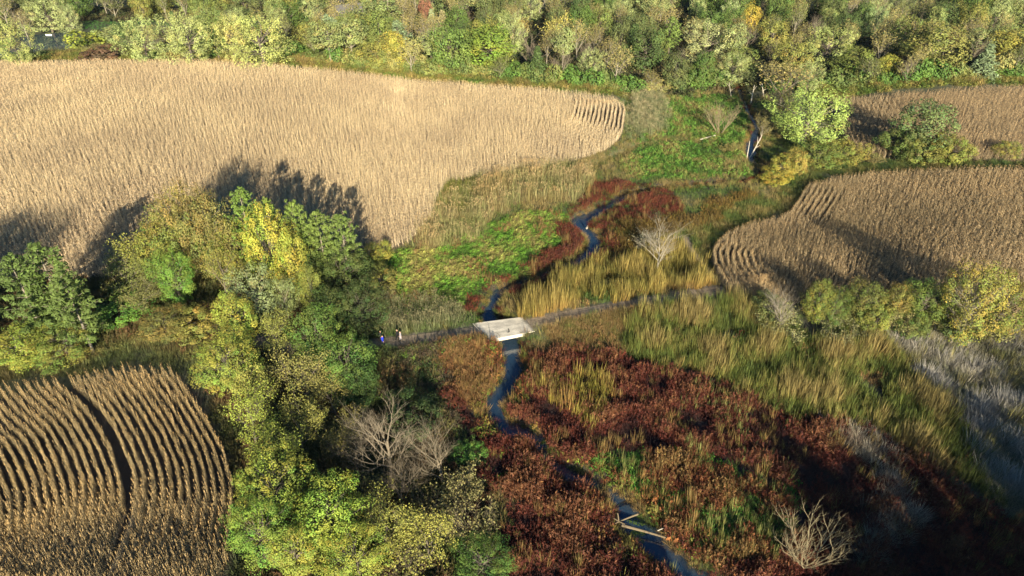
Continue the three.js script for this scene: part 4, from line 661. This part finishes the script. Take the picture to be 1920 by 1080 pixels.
// ---------------------------------------------------------------- trees and shrubs right of the creek
const rightSide = [
  ['shrub', 1445, 556, 3.9, 60, '#737c3f', PALE, 'shrub', 'grey-green shrub at the left end of the hedge'],
  ['bare', 1487, 528, 9.0, 90, '#fff', '#bdb09a', 'bare_tree', 'dead bare spike-topped tree at the left end of hedge'],
  ['brush', 1465, 580, 3.9, 110, '#8a8a5c', '#b8ad96', 'brush', 'pale dead brush under the dead spike-topped tree'],
  ['maple', 1545, 534, 6.8, 62, '#767f22', BK, 'shrub', 'yellow-green shrub, first leafy one of the hedge'],
  ['maple', 1574, 545, 6.0, 50, '#5c7622', BK, 'shrub', 'mid green shrub touching the first leafy one in hedge'],
  ['maple', 1630, 535, 6.9, 75, '#687124', BK, 'shrub', 'olive shrub in the middle of the hedge'],
  ['shrub', 1655, 570, 4.8, 60, '#7a8624', BK, 'shrub', 'low lime shrub in front of the olive one in hedge'],
  ['maple', 1690, 542, 6.3, 70, '#847a2c', BK, 'shrub', 'yellowing shrub right of the middle of the hedge'],
  ['brush', 1700, 575, 5.4, 80, '#8a8450', '#a89a80', 'brush', 'twiggy grey brush in front of the yellowing hedge shrub'],
  ['maple', 1748, 532, 7.5, 85, '#5f7820', BK, 'shrub', 'large round green shrub in the right half of hedge'],
  ['shrub', 1715, 590, 3.6, 60, '#5a7428', DARK, 'shrub', 'small dark shrub at the foot of the round green one'],
  ['brush', 1590, 600, 3.0, 120, '#8a8a60', '#aaa088', 'brush', 'low grey brush pile in front of the hedge'],
  ['bare', 1838, 515, 12.0, 120, '#fff', '#cfc2a4', 'bare_tree', 'pale bare tree leaning over the right end of hedge'],
  ['maple', 1852, 508, 12.5, 110, '#94902e', PALE, 'broadleaf_tree', 'tall thin yellowish tree at the right end of hedge'],
  ['maple', 1905, 528, 10, 95, '#7a7f22', BK, 'shrub', 'yellow-green shrub at the right edge of the photo'],
  ['shrub', 1800, 580, 4.5, 70, '#4f6428', DARK, 'shrub', 'dark shrub left of the pale bare leaning tree'],
  ['brush', 1870, 590, 4.5, 120, '#8a845c', '#a89c84', 'brush', 'grey brush below the pale bare leaning tree'],
  ['silver', 1530, 176, 12.5, 112, '#93b252', PALE, 'silver_maple', 'big pale silvery green maple standing alone between the right corn fields'],
  ['shrub', 1470, 296, 4, 50, '#98962a', BK, 'shrub', 'yellow shrub at the lower left below the silver maple'],
  ['shrub', 1495, 288, 4.4, 50, '#a3913a', BK, 'shrub', 'orange-yellow shrub just left under the silver maple'],
  ['shrub', 1540, 272, 4.4, 75, '#6c7f2c', BK, 'shrub', 'olive shrub right under the silver maple'],
  ['shrub', 1588, 268, 4.2, 70, '#8a8a30', BK, 'shrub', 'olive and gold shrub right below the silver maple'],
  ['brush', 1640, 285, 2.4, 60, '#8f8050', BK, 'brush', 'brown brush between the maple shrubs and the round tree'],
  ['shrub', 1457, 322, 2.2, 60, '#a89a1e', BK, 'shrub', 'low bright yellow shrub at the tip of the brown corn field'],
  ['round', 1750, 194, 11, 80, '#5e7a44', BK, 'broadleaf_tree', 'round dark green tree standing between the right corn fields'],
  ['shrub', 1700, 248, 5.5, 65, '#5a742a', BK, 'shrub', 'dark olive shrub left under the round tree'],
  ['shrub', 1735, 262, 4.6, 70, '#7a8430', BK, 'shrub', 'olive shrub right below the round tree'],
  ['shrub', 1795, 262, 5, 65, '#7f8a2c', BK, 'shrub', 'yellow-olive shrub right of the round tree'],
  ['shrub', 1895, 268, 3.2, 42, '#8c8e34', BK, 'shrub', 'small lone shrub between the right corn fields near the edge'],
  ['multistem', 1360, 186, 8.5, 66, '#fff', '#b8a67e', 'dead_tree', 'dead multi-stemmed pale tree on the meadow by the upper creek'],
  ['brush', 1372, 262, 3, 40, '#8f8448', '#a8946a', 'brush', 'brown brush below the dead multi-stemmed tree'],
  ['airy', 1436, 212, 7, 46, '#7f7442', PALE, 'birch_tree', 'thin brown-leaved tree with white stem by the upper creek'],
  ['airy', 1480, 115, 11, 110, '#a08e56', BK, 'broadleaf_tree', 'feathery tan tree at the wood corner above the silver maple'],
  ['airy', 1475, 160, 9, 70, '#6e6438', BK, 'broadleaf_tree', 'dark brown shaded tree left of the silver maple'],
  ['bare', 1245, 410, 10.5, 96, '#fff', '#c9bca2', 'bare_tree', 'bare white tree standing in the marsh right of the creek bends'],
  ['brush', 1220, 440, 3.4, 70, '#9a9078', '#b5a894', 'brush', 'grey twiggy bush left under the bare white marsh tree'],
  ['multistem', 1540, 985, 6.5, 150, '#fff', '#b5a47e', 'bare_tree', 'straw-coloured bare stems rising at the bottom edge of the photo'],
];
for (const w of rightSide) topAt(...w);

// dead stems, logs and branches
const deadMat = mat('dead_wood', '#b9ae9a', { roughness: 0.8, vertexColors: true }), logMat = mat('weathered_wood', '#75664e', { vertexColors: true });
function stem(name, label, category, segs, m) { const t = thing(name, label, category), s = new Soup(), r = rng(label.length); const o = segs[0][0]; t.position.copy(o); for (const [a, b, ra, rb] of segs) limb(s, r, a.clone().sub(o).toArray(), b.clone().sub(o).toArray(), ra, rb, 0.12, grey(0.9 + 0.2 * r()), 5, 8); mesh(category.includes('log') ? 'log' : 'trunk', s.geo(), m, t); return t; }
{
  const up = (px, py, qx, qy, h, ra, rb) => { const a = P(px, py), b = P(qx, qy, h); b.y += h; return [a, b, ra, rb]; };
  const st = (bx, by, dx, h, ra, label, fork) => { const a = P(bx, by), m = proj(a.x, a.y, a.z)[2], b = V(a.x + dx / m, a.y + h, a.z - 0.3), seg = [[a.clone().add(V(0, -0.3, 0)), b, ra, ra * 0.4]]; if (fork) { const c = a.clone().lerp(b, 0.45); seg.push([c, c.clone().add(V(fork / m, h * 0.18, 0.4)), ra * 0.6, ra * 0.2], [c.clone().lerp(b, 0.4), b.clone().add(V(-fork / m * 0.7, -h * 0.1, -0.5)), ra * 0.4, ra * 0.15]); } stem('dead_tree', label, 'dead tree', seg, deadMat); };
  st(1399, 303, 0, 4.6, 0.14, 'straight white dead stem left of the bright creek pool', 0);
  st(1403, 300, 17, 5.6, 0.16, 'leaning forked white dead stem right of the bright creek pool', 8);
  st(1408, 192, 1, 4.4, 0.16, 'white dead trunk before the dark gap in the wood', -8);
  st(1372, 183, -9, 4, 0.1, 'crooked thin dead stem left of the white dead trunk', 6);
  st(1432, 182, -8, 3.6, 0.16, 'broken pale snag right of the white dead trunk', 5);
  const w = (px, py, y) => onPlane(px, py, y);
  stem('fallen_log', 'thick pale fallen log lying across the lower creek', 'log', [[w(1166, 985, 0.1), w(1248, 1008, 0.05), 0.17, 0.09]], logMat);
  stem('fallen_log', 'forked grey fallen branch crossing the upper end of the log', 'log', [[w(1148, 984, 0.15), w(1196, 964, 0.2), 0.05, 0.11], [w(1160, 978, 0.2), w(1158, 962, 0.9), 0.08, 0.05], [w(1148, 970, 0.3), w(1172, 983, 0.25), 0.05, 0.06]], logMat);
  stem('fallen_branch', 'short white broken branch on the red bank below the log', 'log', [[w(1177, 1022, 0.2), w(1186, 1030, 0.35), 0.04, 0.05], [w(1186, 1030, 0.35), w(1191, 1037, 0.2), 0.05, 0.05]], deadMat);
  stem('fallen_branch', 'pale stick lying on the bank right of the log', 'log', [[w(1233, 995, 0.3), w(1246, 990, 0.35), 0.06, 0.05]], deadMat);
  stem('fallen_log', 'pale driftwood stump beside the upper creek bend', 'log', [[w(1100, 428, 0.1), w(1102, 424, 0.9), 0.2, 0.12]], deadMat);
  stem('fallen_branch', 'pale fallen branch on the meadow left of the dead multi-stemmed tree', 'log', [[P(1312, 264).add(V(0, 0.3, 0)), P(1340, 258).add(V(0, 0.5, 0)), 0.12, 0.18]], deadMat);
}

// ---------------------------------------------------------------- the far wood
const auto = [];
{
  const GREEN = { round: [['#6c8034', 'olive green round'], ['#4f7424', 'fresh green round'], ['#5c6c38', 'dull green round'], ['#868836', 'yellow-olive round'], ['#46642a', 'deep green round'], ['#7f9450', 'pale green round']], plume: [['#a0b074', 'silvery sage plumed']], airy: [['#8a7c48', 'tan-olive feathery'], ['#a09258', 'straw-coloured feathery'], ['#70783a', 'thin olive']], twiggy: [['#ffffff', 'leafless grey-brown']], umbrella: [['#8a9a60', 'grey-green umbrella-shaped']], spruce: [['#50703f', 'dark green conical'], ['#7f9a80', 'blue-grey conical'], ['#4a6a34', 'dark green tall']] };
  const NAME = { round: 'broadleaf_tree', plume: 'poplar_tree', airy: 'broadleaf_tree', twiggy: 'bare_tree', umbrella: 'willow_tree', spruce: 'conifer_tree' };
  const taken = [];
  const put = (k, x, z, H, W, shade, own) => { const [hex, desc] = shade; const t = plant(k, x, z, H, W, hex, k === 'twiggy' ? '#a89880' : k === 'umbrella' || k === 'airy' ? PALE : '#8a7d6c', NAME[k] ?? 'shrub', own ?? ''); taken.push([x, z, W / 2]); if (!own) auto.push([t, desc, x, z]); return t; };
  const mark = (k, px, py, H, wpx, hex, label) => { H *= 0.84; const p = P(px, py, H * 0.97), s = proj(p.x, land(p.x, p.z) + H * 0.6, p.z)[2]; put(k, p.x, p.z, H, wpx / s, [hex], label); };
  // trees that stand out
  mark('plume', 255, 32, 14, 78, '#a2b470', 'silvery sage poplar, first of three pale ones behind the great field');
  mark('plume', 342, 32, 14, 84, '#aeba74', 'silvery sage poplar, middle one of three behind the great field');
  mark('plume', 478, 30, 15, 105, '#b4be6c', 'widest pale poplar, third of three behind the great field');
  mark('plume', 425, 34, 13, 60, '#bcbe70', 'pale yellowish poplar touching the widest pale poplar');
  mark('plume', 8, 38, 14, 62, '#adb868', 'pale green poplar at the left edge beside the pond');
  mark('plume', 78, 2, 12.2, 78, '#acba7c', 'sage poplar standing right behind the pond');
  mark('plume', 121, 10, 11.5, 34, '#a9b780', 'narrow pale poplar at the end of the pond lawn');
  mark('airy', 34, 20, 10.5, 48, '#9c8c6c', 'tan thinning tree on the left bank of the pond');
  mark('bush', 160, 62, 6, 72, '#8c9a1e', 'large yellow-green bush right of the pond');
  mark('bush', 190, 92, 3, 70, '#6f4e3e', 'maroon bush below the yellow-green bush by the pond');
  mark('bush', 40, 93, 3.4, 44, '#557032', 'dark green bush in front of the pond');
  mark('bush', 83, 97, 1.8, 22, '#5a7a34', 'small round bush in front of the pond water');
  mark('spruce', 398, 58, 9, 46, '#4f7a34', 'dark green tree between the pale poplars');
  mark('round', 845, 55, 14, 80, '#5f8230', 'dense dark green tree left of the bright green one');
  mark('round', 918, 52, 14, 88, '#749420', 'bright green rounded tree by the field in the middle');
  mark('twiggy', 993, 74, 11, 62, '#ffffff', 'leafless grey tree right of the bright green rounded one');
  mark('airy', 1045, 20, 15, 70, '#b5a84e', 'yellow cottonwood with white forked trunk above the leafless tree');
  mark('airy', 768, 72, 11, 52, '#b0a860', 'pale thin tree left of the dense dark green one');
  mark('round', 735, 64, 11, 50, '#a9a032', 'golden yellow tree left of the pale thin tree');
  mark('umbrella', 610, 42, 13, 70, '#8a9a5c', 'grey-green umbrella-shaped tree, left of a pair by the field');
  mark('umbrella', 652, 38, 13, 64, '#8d9c5e', 'grey-green umbrella-shaped tree, right of a pair by the field');
  mark('umbrella', 702, 2, 15, 80, '#7d9054', 'tall grey-green umbrella-shaped tree behind the golden yellow one');
  mark('spruce', 712, 40, 9, 26, '#a0b2a0', 'pale blue-grey spruce below the tall umbrella-shaped tree');
  mark('spruce', 808, 18, 9, 30, '#9fae94', 'pale spruce, larger of a pair above the dense green tree');
  mark('spruce', 828, 20, 9, 18, '#a79c84', 'brownish narrow spruce beside the larger pale spruce');
  mark('round', 796, 0, 9, 22, '#9c5a50', 'small dusky red tree above the pale spruces');
  mark('airy', 975, 26, 11, 36, '#b09444', 'small orange-tinged tree left of the yellow cottonwood');
  mark('plume', 1330, 46, 13, 88, '#b2b884', 'silvery sage tree in the middle of the right wood');
  mark('plume', 1562, 52, 13, 92, '#a8b86a', 'pale sage tree in the right wood above the silver maple');
  mark('plume', 1372, 5, 12, 42, '#a9bd84', 'light sage tree high in the wood right of middle');
  mark('plume', 1652, 14, 12, 50, '#8fb477', 'fresh pale green tree high in the right wood');
  mark('round', 1413, 12, 11, 34, '#b8a020', 'small bright yellow tree high in the right wood');
  mark('spruce', 1262, 34, 13, 44, '#6b8a3c', 'upright green conifer left of the silvery sage tree');
  mark('twiggy', 1450, 68, 10, 62, '#ffffff', 'leafless tan tree right of the silvery sage tree');
  mark('twiggy', 1712, 20, 12, 70, '#ffffff', 'leafless brown fan-shaped tree in the right wood');
  mark('twiggy', 1542, 22, 12, 66, '#ffffff', 'leafless grey tree above the pale sage tree');
  mark('round', 1768, 50, 14, 100, '#7c8038', 'broad olive tree dominating the right end of wood');
  mark('round', 1670, 106, 7, 34, '#a2a42c', 'small lime-yellow tree at the edge of the far-right field');
  mark('round', 1900, 58, 11, 60, '#9a9230', 'golden olive tree at the right edge of the wood');
  mark('round', 1610, 92, 9, 70, '#6c7f2c', 'olive green tree at the edge above the far-right field');
  // the rest of the wood
  const r = rng(909), rows = [];
  for (let z = -150; z > -282; z -= 7.0) for (let x = -220; x < 220; x += 7.5) {
    const X = x + (r() - 0.5) * 7, Zz = z + (r() - 0.5) * 7, pick = r(), q1 = r(), q2 = r(), q3 = r(), q4 = r();
    if (Math.abs(X) > 16 - Zz * 0.72 || !inWood(X, Zz) || inPond(X, Zz) < 1.9) continue;
    if (inside([[pond.x, pond.z - 12], [pond.x + 45, pond.z - 6], [pond.x + 45, pond.z - 28], [pond.x, pond.z - 30]], X, Zz)) continue;
    if (taken.some(([a, b, w]) => (a - X) ** 2 + (b - Zz) ** 2 < (w * 0.7 + 2.8) ** 2)) continue;
    // nothing tall right in front of a tree that stands out, or of the pond
    const left = S(40, -60, X);
    let k = pick < 0.36 - 0.08 * left ? 'round' : pick < 0.74 ? 'airy' : pick < 0.84 ? 'twiggy' : pick < 0.9 ? 'spruce' : pick < 0.95 ? 'plume' : 'umbrella';
    const front = !inWood(X, Zz + 9);
    let H = (k === 'twiggy' ? 8 : 8.6) + 4.2 * q1 - (front ? 1.6 : 0);
    const pr = proj(X, land(X, Zz), Zz); if (pr[0] > 20 && pr[0] < 200 && Zz > pond.z - 12) H = Math.min(H, 3.2);
    const sh = GREEN[k]; put(k, X, Zz, H, (k === 'spruce' ? 4.4 : k === 'twiggy' ? 6.4 : 6) + 4.5 * q2 * q2, sh[Math.floor(q3 * sh.length)]);
  }
  // the low green bushes along the wood's edge
  const tones = [['#4f8022', 'vivid green low'], ['#757f3c', 'olive low'], ['#8f8a4c', 'yellowish low'], ['#5c7430', 'dark green low']];
  for (let px = -10; px < 1960; px += 19) {
    if (px > 20 && px < 205 || px > 1345 && px < 1450) continue;
    const jitter = r(), p = P(px + jitter * 12, edgeY(px) - 2 - 9 * r()), q = r(), s = tones[Math.floor(r() * 4)];
    if (inCorn(p.x, p.z)) p.z -= 3;
    const t = plant('bush', p.x, p.z - 1, 1.8 + 3.4 * q, 4 + 3.2 * r(), s[0], BK, 'shrub', ''); auto.push([t, s[1], p.x, p.z, true]);
  }
  console.log('far wood', auto.length);
}
{  // each tree of the far wood told apart by its look, how deep it stands and its turn from the left
  const sets = {};
  for (const [t, desc, x, z, low] of auto) { const front = low || !inWood(x, z + 10), deep = z < -232, band = low ? 'shrubs along the far wood edge' : `${desc.split(' ').length ? '' : ''}trees ${front ? 'at the far wood edge' : deep ? 'deepest in far wood' : 'inside far wood'}`; (sets[desc + ' ' + band] ??= []).push([proj(x, 0, z)[0], t]); }
  const ord = (n) => n + (n % 10 === 1 && n !== 11 ? 'st' : n % 10 === 2 && n !== 12 ? 'nd' : n % 10 === 3 && n !== 13 ? 'rd' : 'th');
  for (const [k, list] of Object.entries(sets)) { list.sort((a, b) => a[0] - b[0]).forEach(([, t], i) => { t.userData.label = list.length === 1 ? `the only one of ${k}` : `${ord(i + 1)} from left of the ${k}`; t.userData.group = k; }); }
}

// ---------------------------------------------------------------- trees outside the picture whose shade falls into it
{
  const dir = [LIGHT.x, LIGHT.z], hl = Math.hypot(...dir), tan = -LIGHT.y / hl;
  const cast = (px, py, H, W, label, k = 'maple', group = 'trees below the lower edge of the photo') => { const p = P(px, py), L = H / tan, x = p.x - dir[0] / hl * L, z = p.z - dir[1] / hl * L; plant(k, x, z, H, W, '#6f7f30', BK, 'broadleaf_tree', label, group); };
  for (const [px, py, H, W] of [[1450, 800, 12, 7], [1560, 812, 13, 9], [1640, 770, 14, 8], [1720, 690, 15, 9], [1790, 760, 14, 9], [1850, 650, 16, 10], [1920, 720, 14, 10], [2000, 640, 16, 11], [1600, 900, 12, 9], [1700, 900, 12, 10], [1820, 880, 13, 10], [1940, 860, 13, 10], [1500, 860, 11, 8], [1530, 980, 10, 8], [1560, 1040, 9, 8]]) cast(px, py, H, W * 1.35, 'leafy tree standing below the lower right edge of the photo');
  for (const [px, py, H, W] of [[165, 364, 15, 5], [118, 364, 15, 8], [70, 374, 15, 9], [15, 392, 15, 10], [-40, 400, 15, 10]]) cast(px, py, H, W, 'leafy tree standing beyond the left edge of the photo', 'maple', 'trees beyond the left edge of the photo');
}

// ---------------------------------------------------------------- house and bench by the pond, roof in the wood
{
  const p = P(92, 71), t = thing('garden_bench', 'small white bench on the lawn beside the pond', 'bench'); t.position.copy(p); t.scale.setScalar(1.05);
  const white = mat('white_paint', '#f2f0ea'), box = (n, x, y, z, a, b, c) => { const m = mesh(n, new THREE.BoxGeometry(a, b, c), white, t); m.position.set(x, y, z); };
  for (let i = 0; i < 4; i++) box('seat_slat', 0, 0.45, -0.2 + i * 0.14, 2, 0.05, 0.12);
  for (let i = 0; i < 3; i++) box('back_slat', 0, 0.62 + i * 0.16, -0.32, 2, 0.12, 0.05);
  for (const x of [-0.85, 0.85]) for (const z of [-0.22, 0.2]) box('leg', x, 0.21, z, 0.08, 0.42, 0.08);
  const lawn = [[pond.x + 4, pond.z - 17], [pond.x + 44, pond.z - 8], [pond.x + 44, pond.z - 24], [pond.x + 8, pond.z - 27]];
  const r = rng(5), list = []; for (let i = 0; i < 2600; i++) { const x = pond.x - 4 + r() * 52, z = pond.z - 30 + r() * 24; if (inPond(x, z) < 1.12) continue; tmpC.set('#5a9a34').multiplyScalar(0.8 + 0.4 * r()); list.push([x, land(x, z), z, r() * 6.28, 0.9, tmpC.clone(), 0.6]); }
  tag(instances('lawn_grass', G.short[0], plantMat, list), 'mown bright green lawn on the bank behind the pond', 'grass', null, 'stuff');
  const h = P(655, 14, 6), hs = thing('house', 'grey-roofed house half hidden among the trees of far wood', 'house'); hs.position.copy(V(h.x, land(h.x, h.z), h.z)); hs.rotation.y = 0.5;
  const wall = mat('siding', '#8f8c84'), roofM = mat('roof_shingle', '#5f5c58');
  const wg = new THREE.BoxGeometry(9, 4, 7); wg.translate(0, 2, 0); mesh('wall', wg, wall, hs);
  const rs = new THREE.Shape([[-4, 0], [4, 0], [0, 3.2]].map((q) => new THREE.Vector2(...q))), rg = new THREE.ExtrudeGeometry(rs, { depth: 10, bevelEnabled: false }); rg.translate(0, 4.003, -5); rg.rotateY(Math.PI / 2); mesh('roof', rg, roofM, hs);
  for (const x of [-2.4, 1.6]) { const g = new THREE.BoxGeometry(1.2, 1.4, 0.08); g.translate(x, 2.4, 3.54); mesh('window', g, mat('window_glass', '#2c3540', { roughness: 0.2 }), hs); }
}

// ---------------------------------------------------------------- the four walkers on the shaded path
function sdfMesh(bones, k, lo, size, N) {   // tapered capsules joined smoothly
  const mc = new MarchingCubes(N, new THREE.MeshBasicMaterial(), false, false, 60000), f = mc.field; mc.isolation = 0;
  for (let z = 0; z < N; z++) for (let y = 0; y < N; y++) for (let x = 0; x < N; x++) {
    const p = [x, y, z].map((q, i) => lo[i] + size * q / N); let e = 0;
    for (const [a, b, ra, rb] of bones) { const d = [0, 1, 2].map((i) => b[i] - a[i]), l = d[0] ** 2 + d[1] ** 2 + d[2] ** 2, t = clamp(((p[0] - a[0]) * d[0] + (p[1] - a[1]) * d[1] + (p[2] - a[2]) * d[2]) / (l + 1e-9)), dist = Math.hypot(p[0] - a[0] - d[0] * t, p[1] - a[1] - d[1] * t, p[2] - a[2] - d[2] * t) - lerp(ra, rb, t); e += Math.exp(-dist / k); }
    f[x + y * N + z * N * N] = k * Math.log(e + 1e-30);
  }
  mc.update();
  const n = mc.count, g = new THREE.BufferGeometry(), p = mc.positionArray.slice(0, n * 3), nn = mc.normalArray.slice(0, n * 3);
  for (let i = 0; i < n * 3; i++) p[i] = lo[i % 3] + size * (p[i] + 1) / 2;
  g.setAttribute('position', new THREE.BufferAttribute(p, 3)); g.setAttribute('normal', new THREE.BufferAttribute(nn, 3)); return g;
}
function person(px, py, H, turn, o, label) {
  const p = P(px, py, 0.0), t = thing('person', label, 'person'); t.position.set(p.x, land(p.x, p.z) + 0.05, p.z); t.rotation.y = turn; t.scale.setScalar(H / 1.74);
  const st = o.stride, legs = [[[0.09, 0.92, 0], [0.1, 0.5, st * 0.5], [0.1, 0.09, st * 0.6 - 0.05]], [[-0.09, 0.92, 0], [-0.1, 0.5, -st * 0.2], [-0.1, 0.1, -st]]];
  const arms = [[[0.19, 1.42, 0], [0.25, 1.14, -st * 0.5], [0.24, 0.9, -st * 0.3]], [[-0.19, 1.42, 0], [-0.25, 1.14, st * 0.5], [-0.22, 0.95, st * 0.9 + 0.06]]];
  const torso = [[[0, 0.95, 0], [0, 1.2, 0.01], 0.145, 0.13], [[0, 1.2, 0.01], [0, 1.38, 0], 0.13, 0.15], [[-0.12, 1.4, 0], [0.12, 1.4, 0], 0.085, 0.085]];
  const arm = arms.flatMap(([a, b, c]) => [[a, b, 0.055, 0.045], [b, c, 0.044, 0.034]]), hand = arms.flatMap(([, b, c]) => { const d = c.map((q, i) => q - b[i]), l = Math.hypot(...d), u = d.map((q) => q / l); const out = [[c, c.map((q, i) => q + u[i] * 0.08), 0.032, 0.028]]; for (let f = 0; f < 4; f++) { const k = [0, 0, (f - 1.5) * 0.02], s = c.map((q, i) => q + u[i] * 0.08 + k[i]); out.push([s, s.map((q, i) => q + u[i] * (0.07 + 0.01 * (f % 3)) + (i === 2 ? 0.012 : 0)), 0.011, 0.009]); } out.push([c.map((q, i) => q + u[i] * 0.03), c.map((q, i) => q + u[i] * 0.07 + (i === 2 ? 0.05 : 0)), 0.013, 0.01]); return out; });
  const leg = legs.flatMap(([a, b, c]) => [[a, b, 0.095, 0.065], [b, c, 0.062, 0.042]]), foot = legs.map(([, , c]) => [[c[0], c[1] - 0.05, c[2] - 0.03], [c[0], c[1] - 0.06, c[2] + 0.15], 0.045, 0.035]);
  const head = [[[0, 1.45, 0], [0, 1.55, 0.02], 0.055, 0.05], [[0, 1.62, 0.015], [0, 1.66, 0.005], 0.085, 0.095], [[0, 1.57, 0.055], [0, 1.62, 0.05], 0.05, 0.06], [[0, 1.62, 0.1], [0, 1.6, 0.118], 0.012, 0.016], [[0.092, 1.62, 0], [0.094, 1.64, 0], 0.02, 0.02], [[-0.092, 1.62, 0], [-0.094, 1.64, 0], 0.02, 0.02]];
  const lo = [-0.92, -0.05, -0.92], skin = mat('skin', '#c99a7c'), fat = (l, e) => l.map(([a, b, x, y]) => [a, b, x + e, y + e]);
  mesh('body', sdfMesh([...torso, ...arm, ...hand, ...leg, ...head, ...foot], 0.014, lo, 1.84, 88), skin, t);
  const coat = fat([...torso, ...arm], 0.02); if (o.long) coat.push([[0, 1.0, 0], [0, 0.55, 0], 0.17, 0.2]);
  mesh('jacket', sdfMesh(coat, 0.016, lo, 1.84, 64), mat('cloth', o.jacket), t);
  mesh('trousers', sdfMesh(fat([...leg, [[0, 0.97, 0], [0, 0.9, 0], 0.13, 0.14]], 0.014), 0.016, lo, 1.84, 64), mat('cloth', o.trousers), t);
  mesh('shoes', sdfMesh(fat(foot, 0.012), 0.01, lo, 1.84, 64), mat('leather', '#26221f'), t);
  mesh('hair', sdfMesh([[[0, 1.69, -0.02], [0, 1.63, -0.045], 0.095, 0.085], ...(o.tail ? [[[0, 1.63, -0.06], [0, 1.45, -0.08], 0.07, 0.05]] : [])], 0.012, lo, 1.84, 88), mat('hair', o.hair), t);
}
person(715, 640, 1.76, 0.9, { stride: 0.2, jacket: '#15171c', trousers: '#14151a', hair: '#4a3a2c' }, 'person in black clothes walking behind the one in blue');
person(718.5, 648, 1.66, 1.2, { stride: 0.18, jacket: '#2038c8', trousers: '#22262e', hair: '#8a7458', tail: true }, 'person in a blue jacket walking on the shaded path');
person(746, 638, 1.78, 1.3, { stride: 0.26, jacket: '#101114', trousers: '#101114', hair: '#9a8a74' }, 'person in black clothes striding beside a smaller pale-coated person');
person(751.5, 638, 1.42, 1.3, { stride: 0.14, jacket: '#a39c9e', trousers: '#928e92', hair: '#d2c2a4', tail: true, long: true }, 'small person in a long pale coat left of the bridge');

renderer.render(scene, camera);
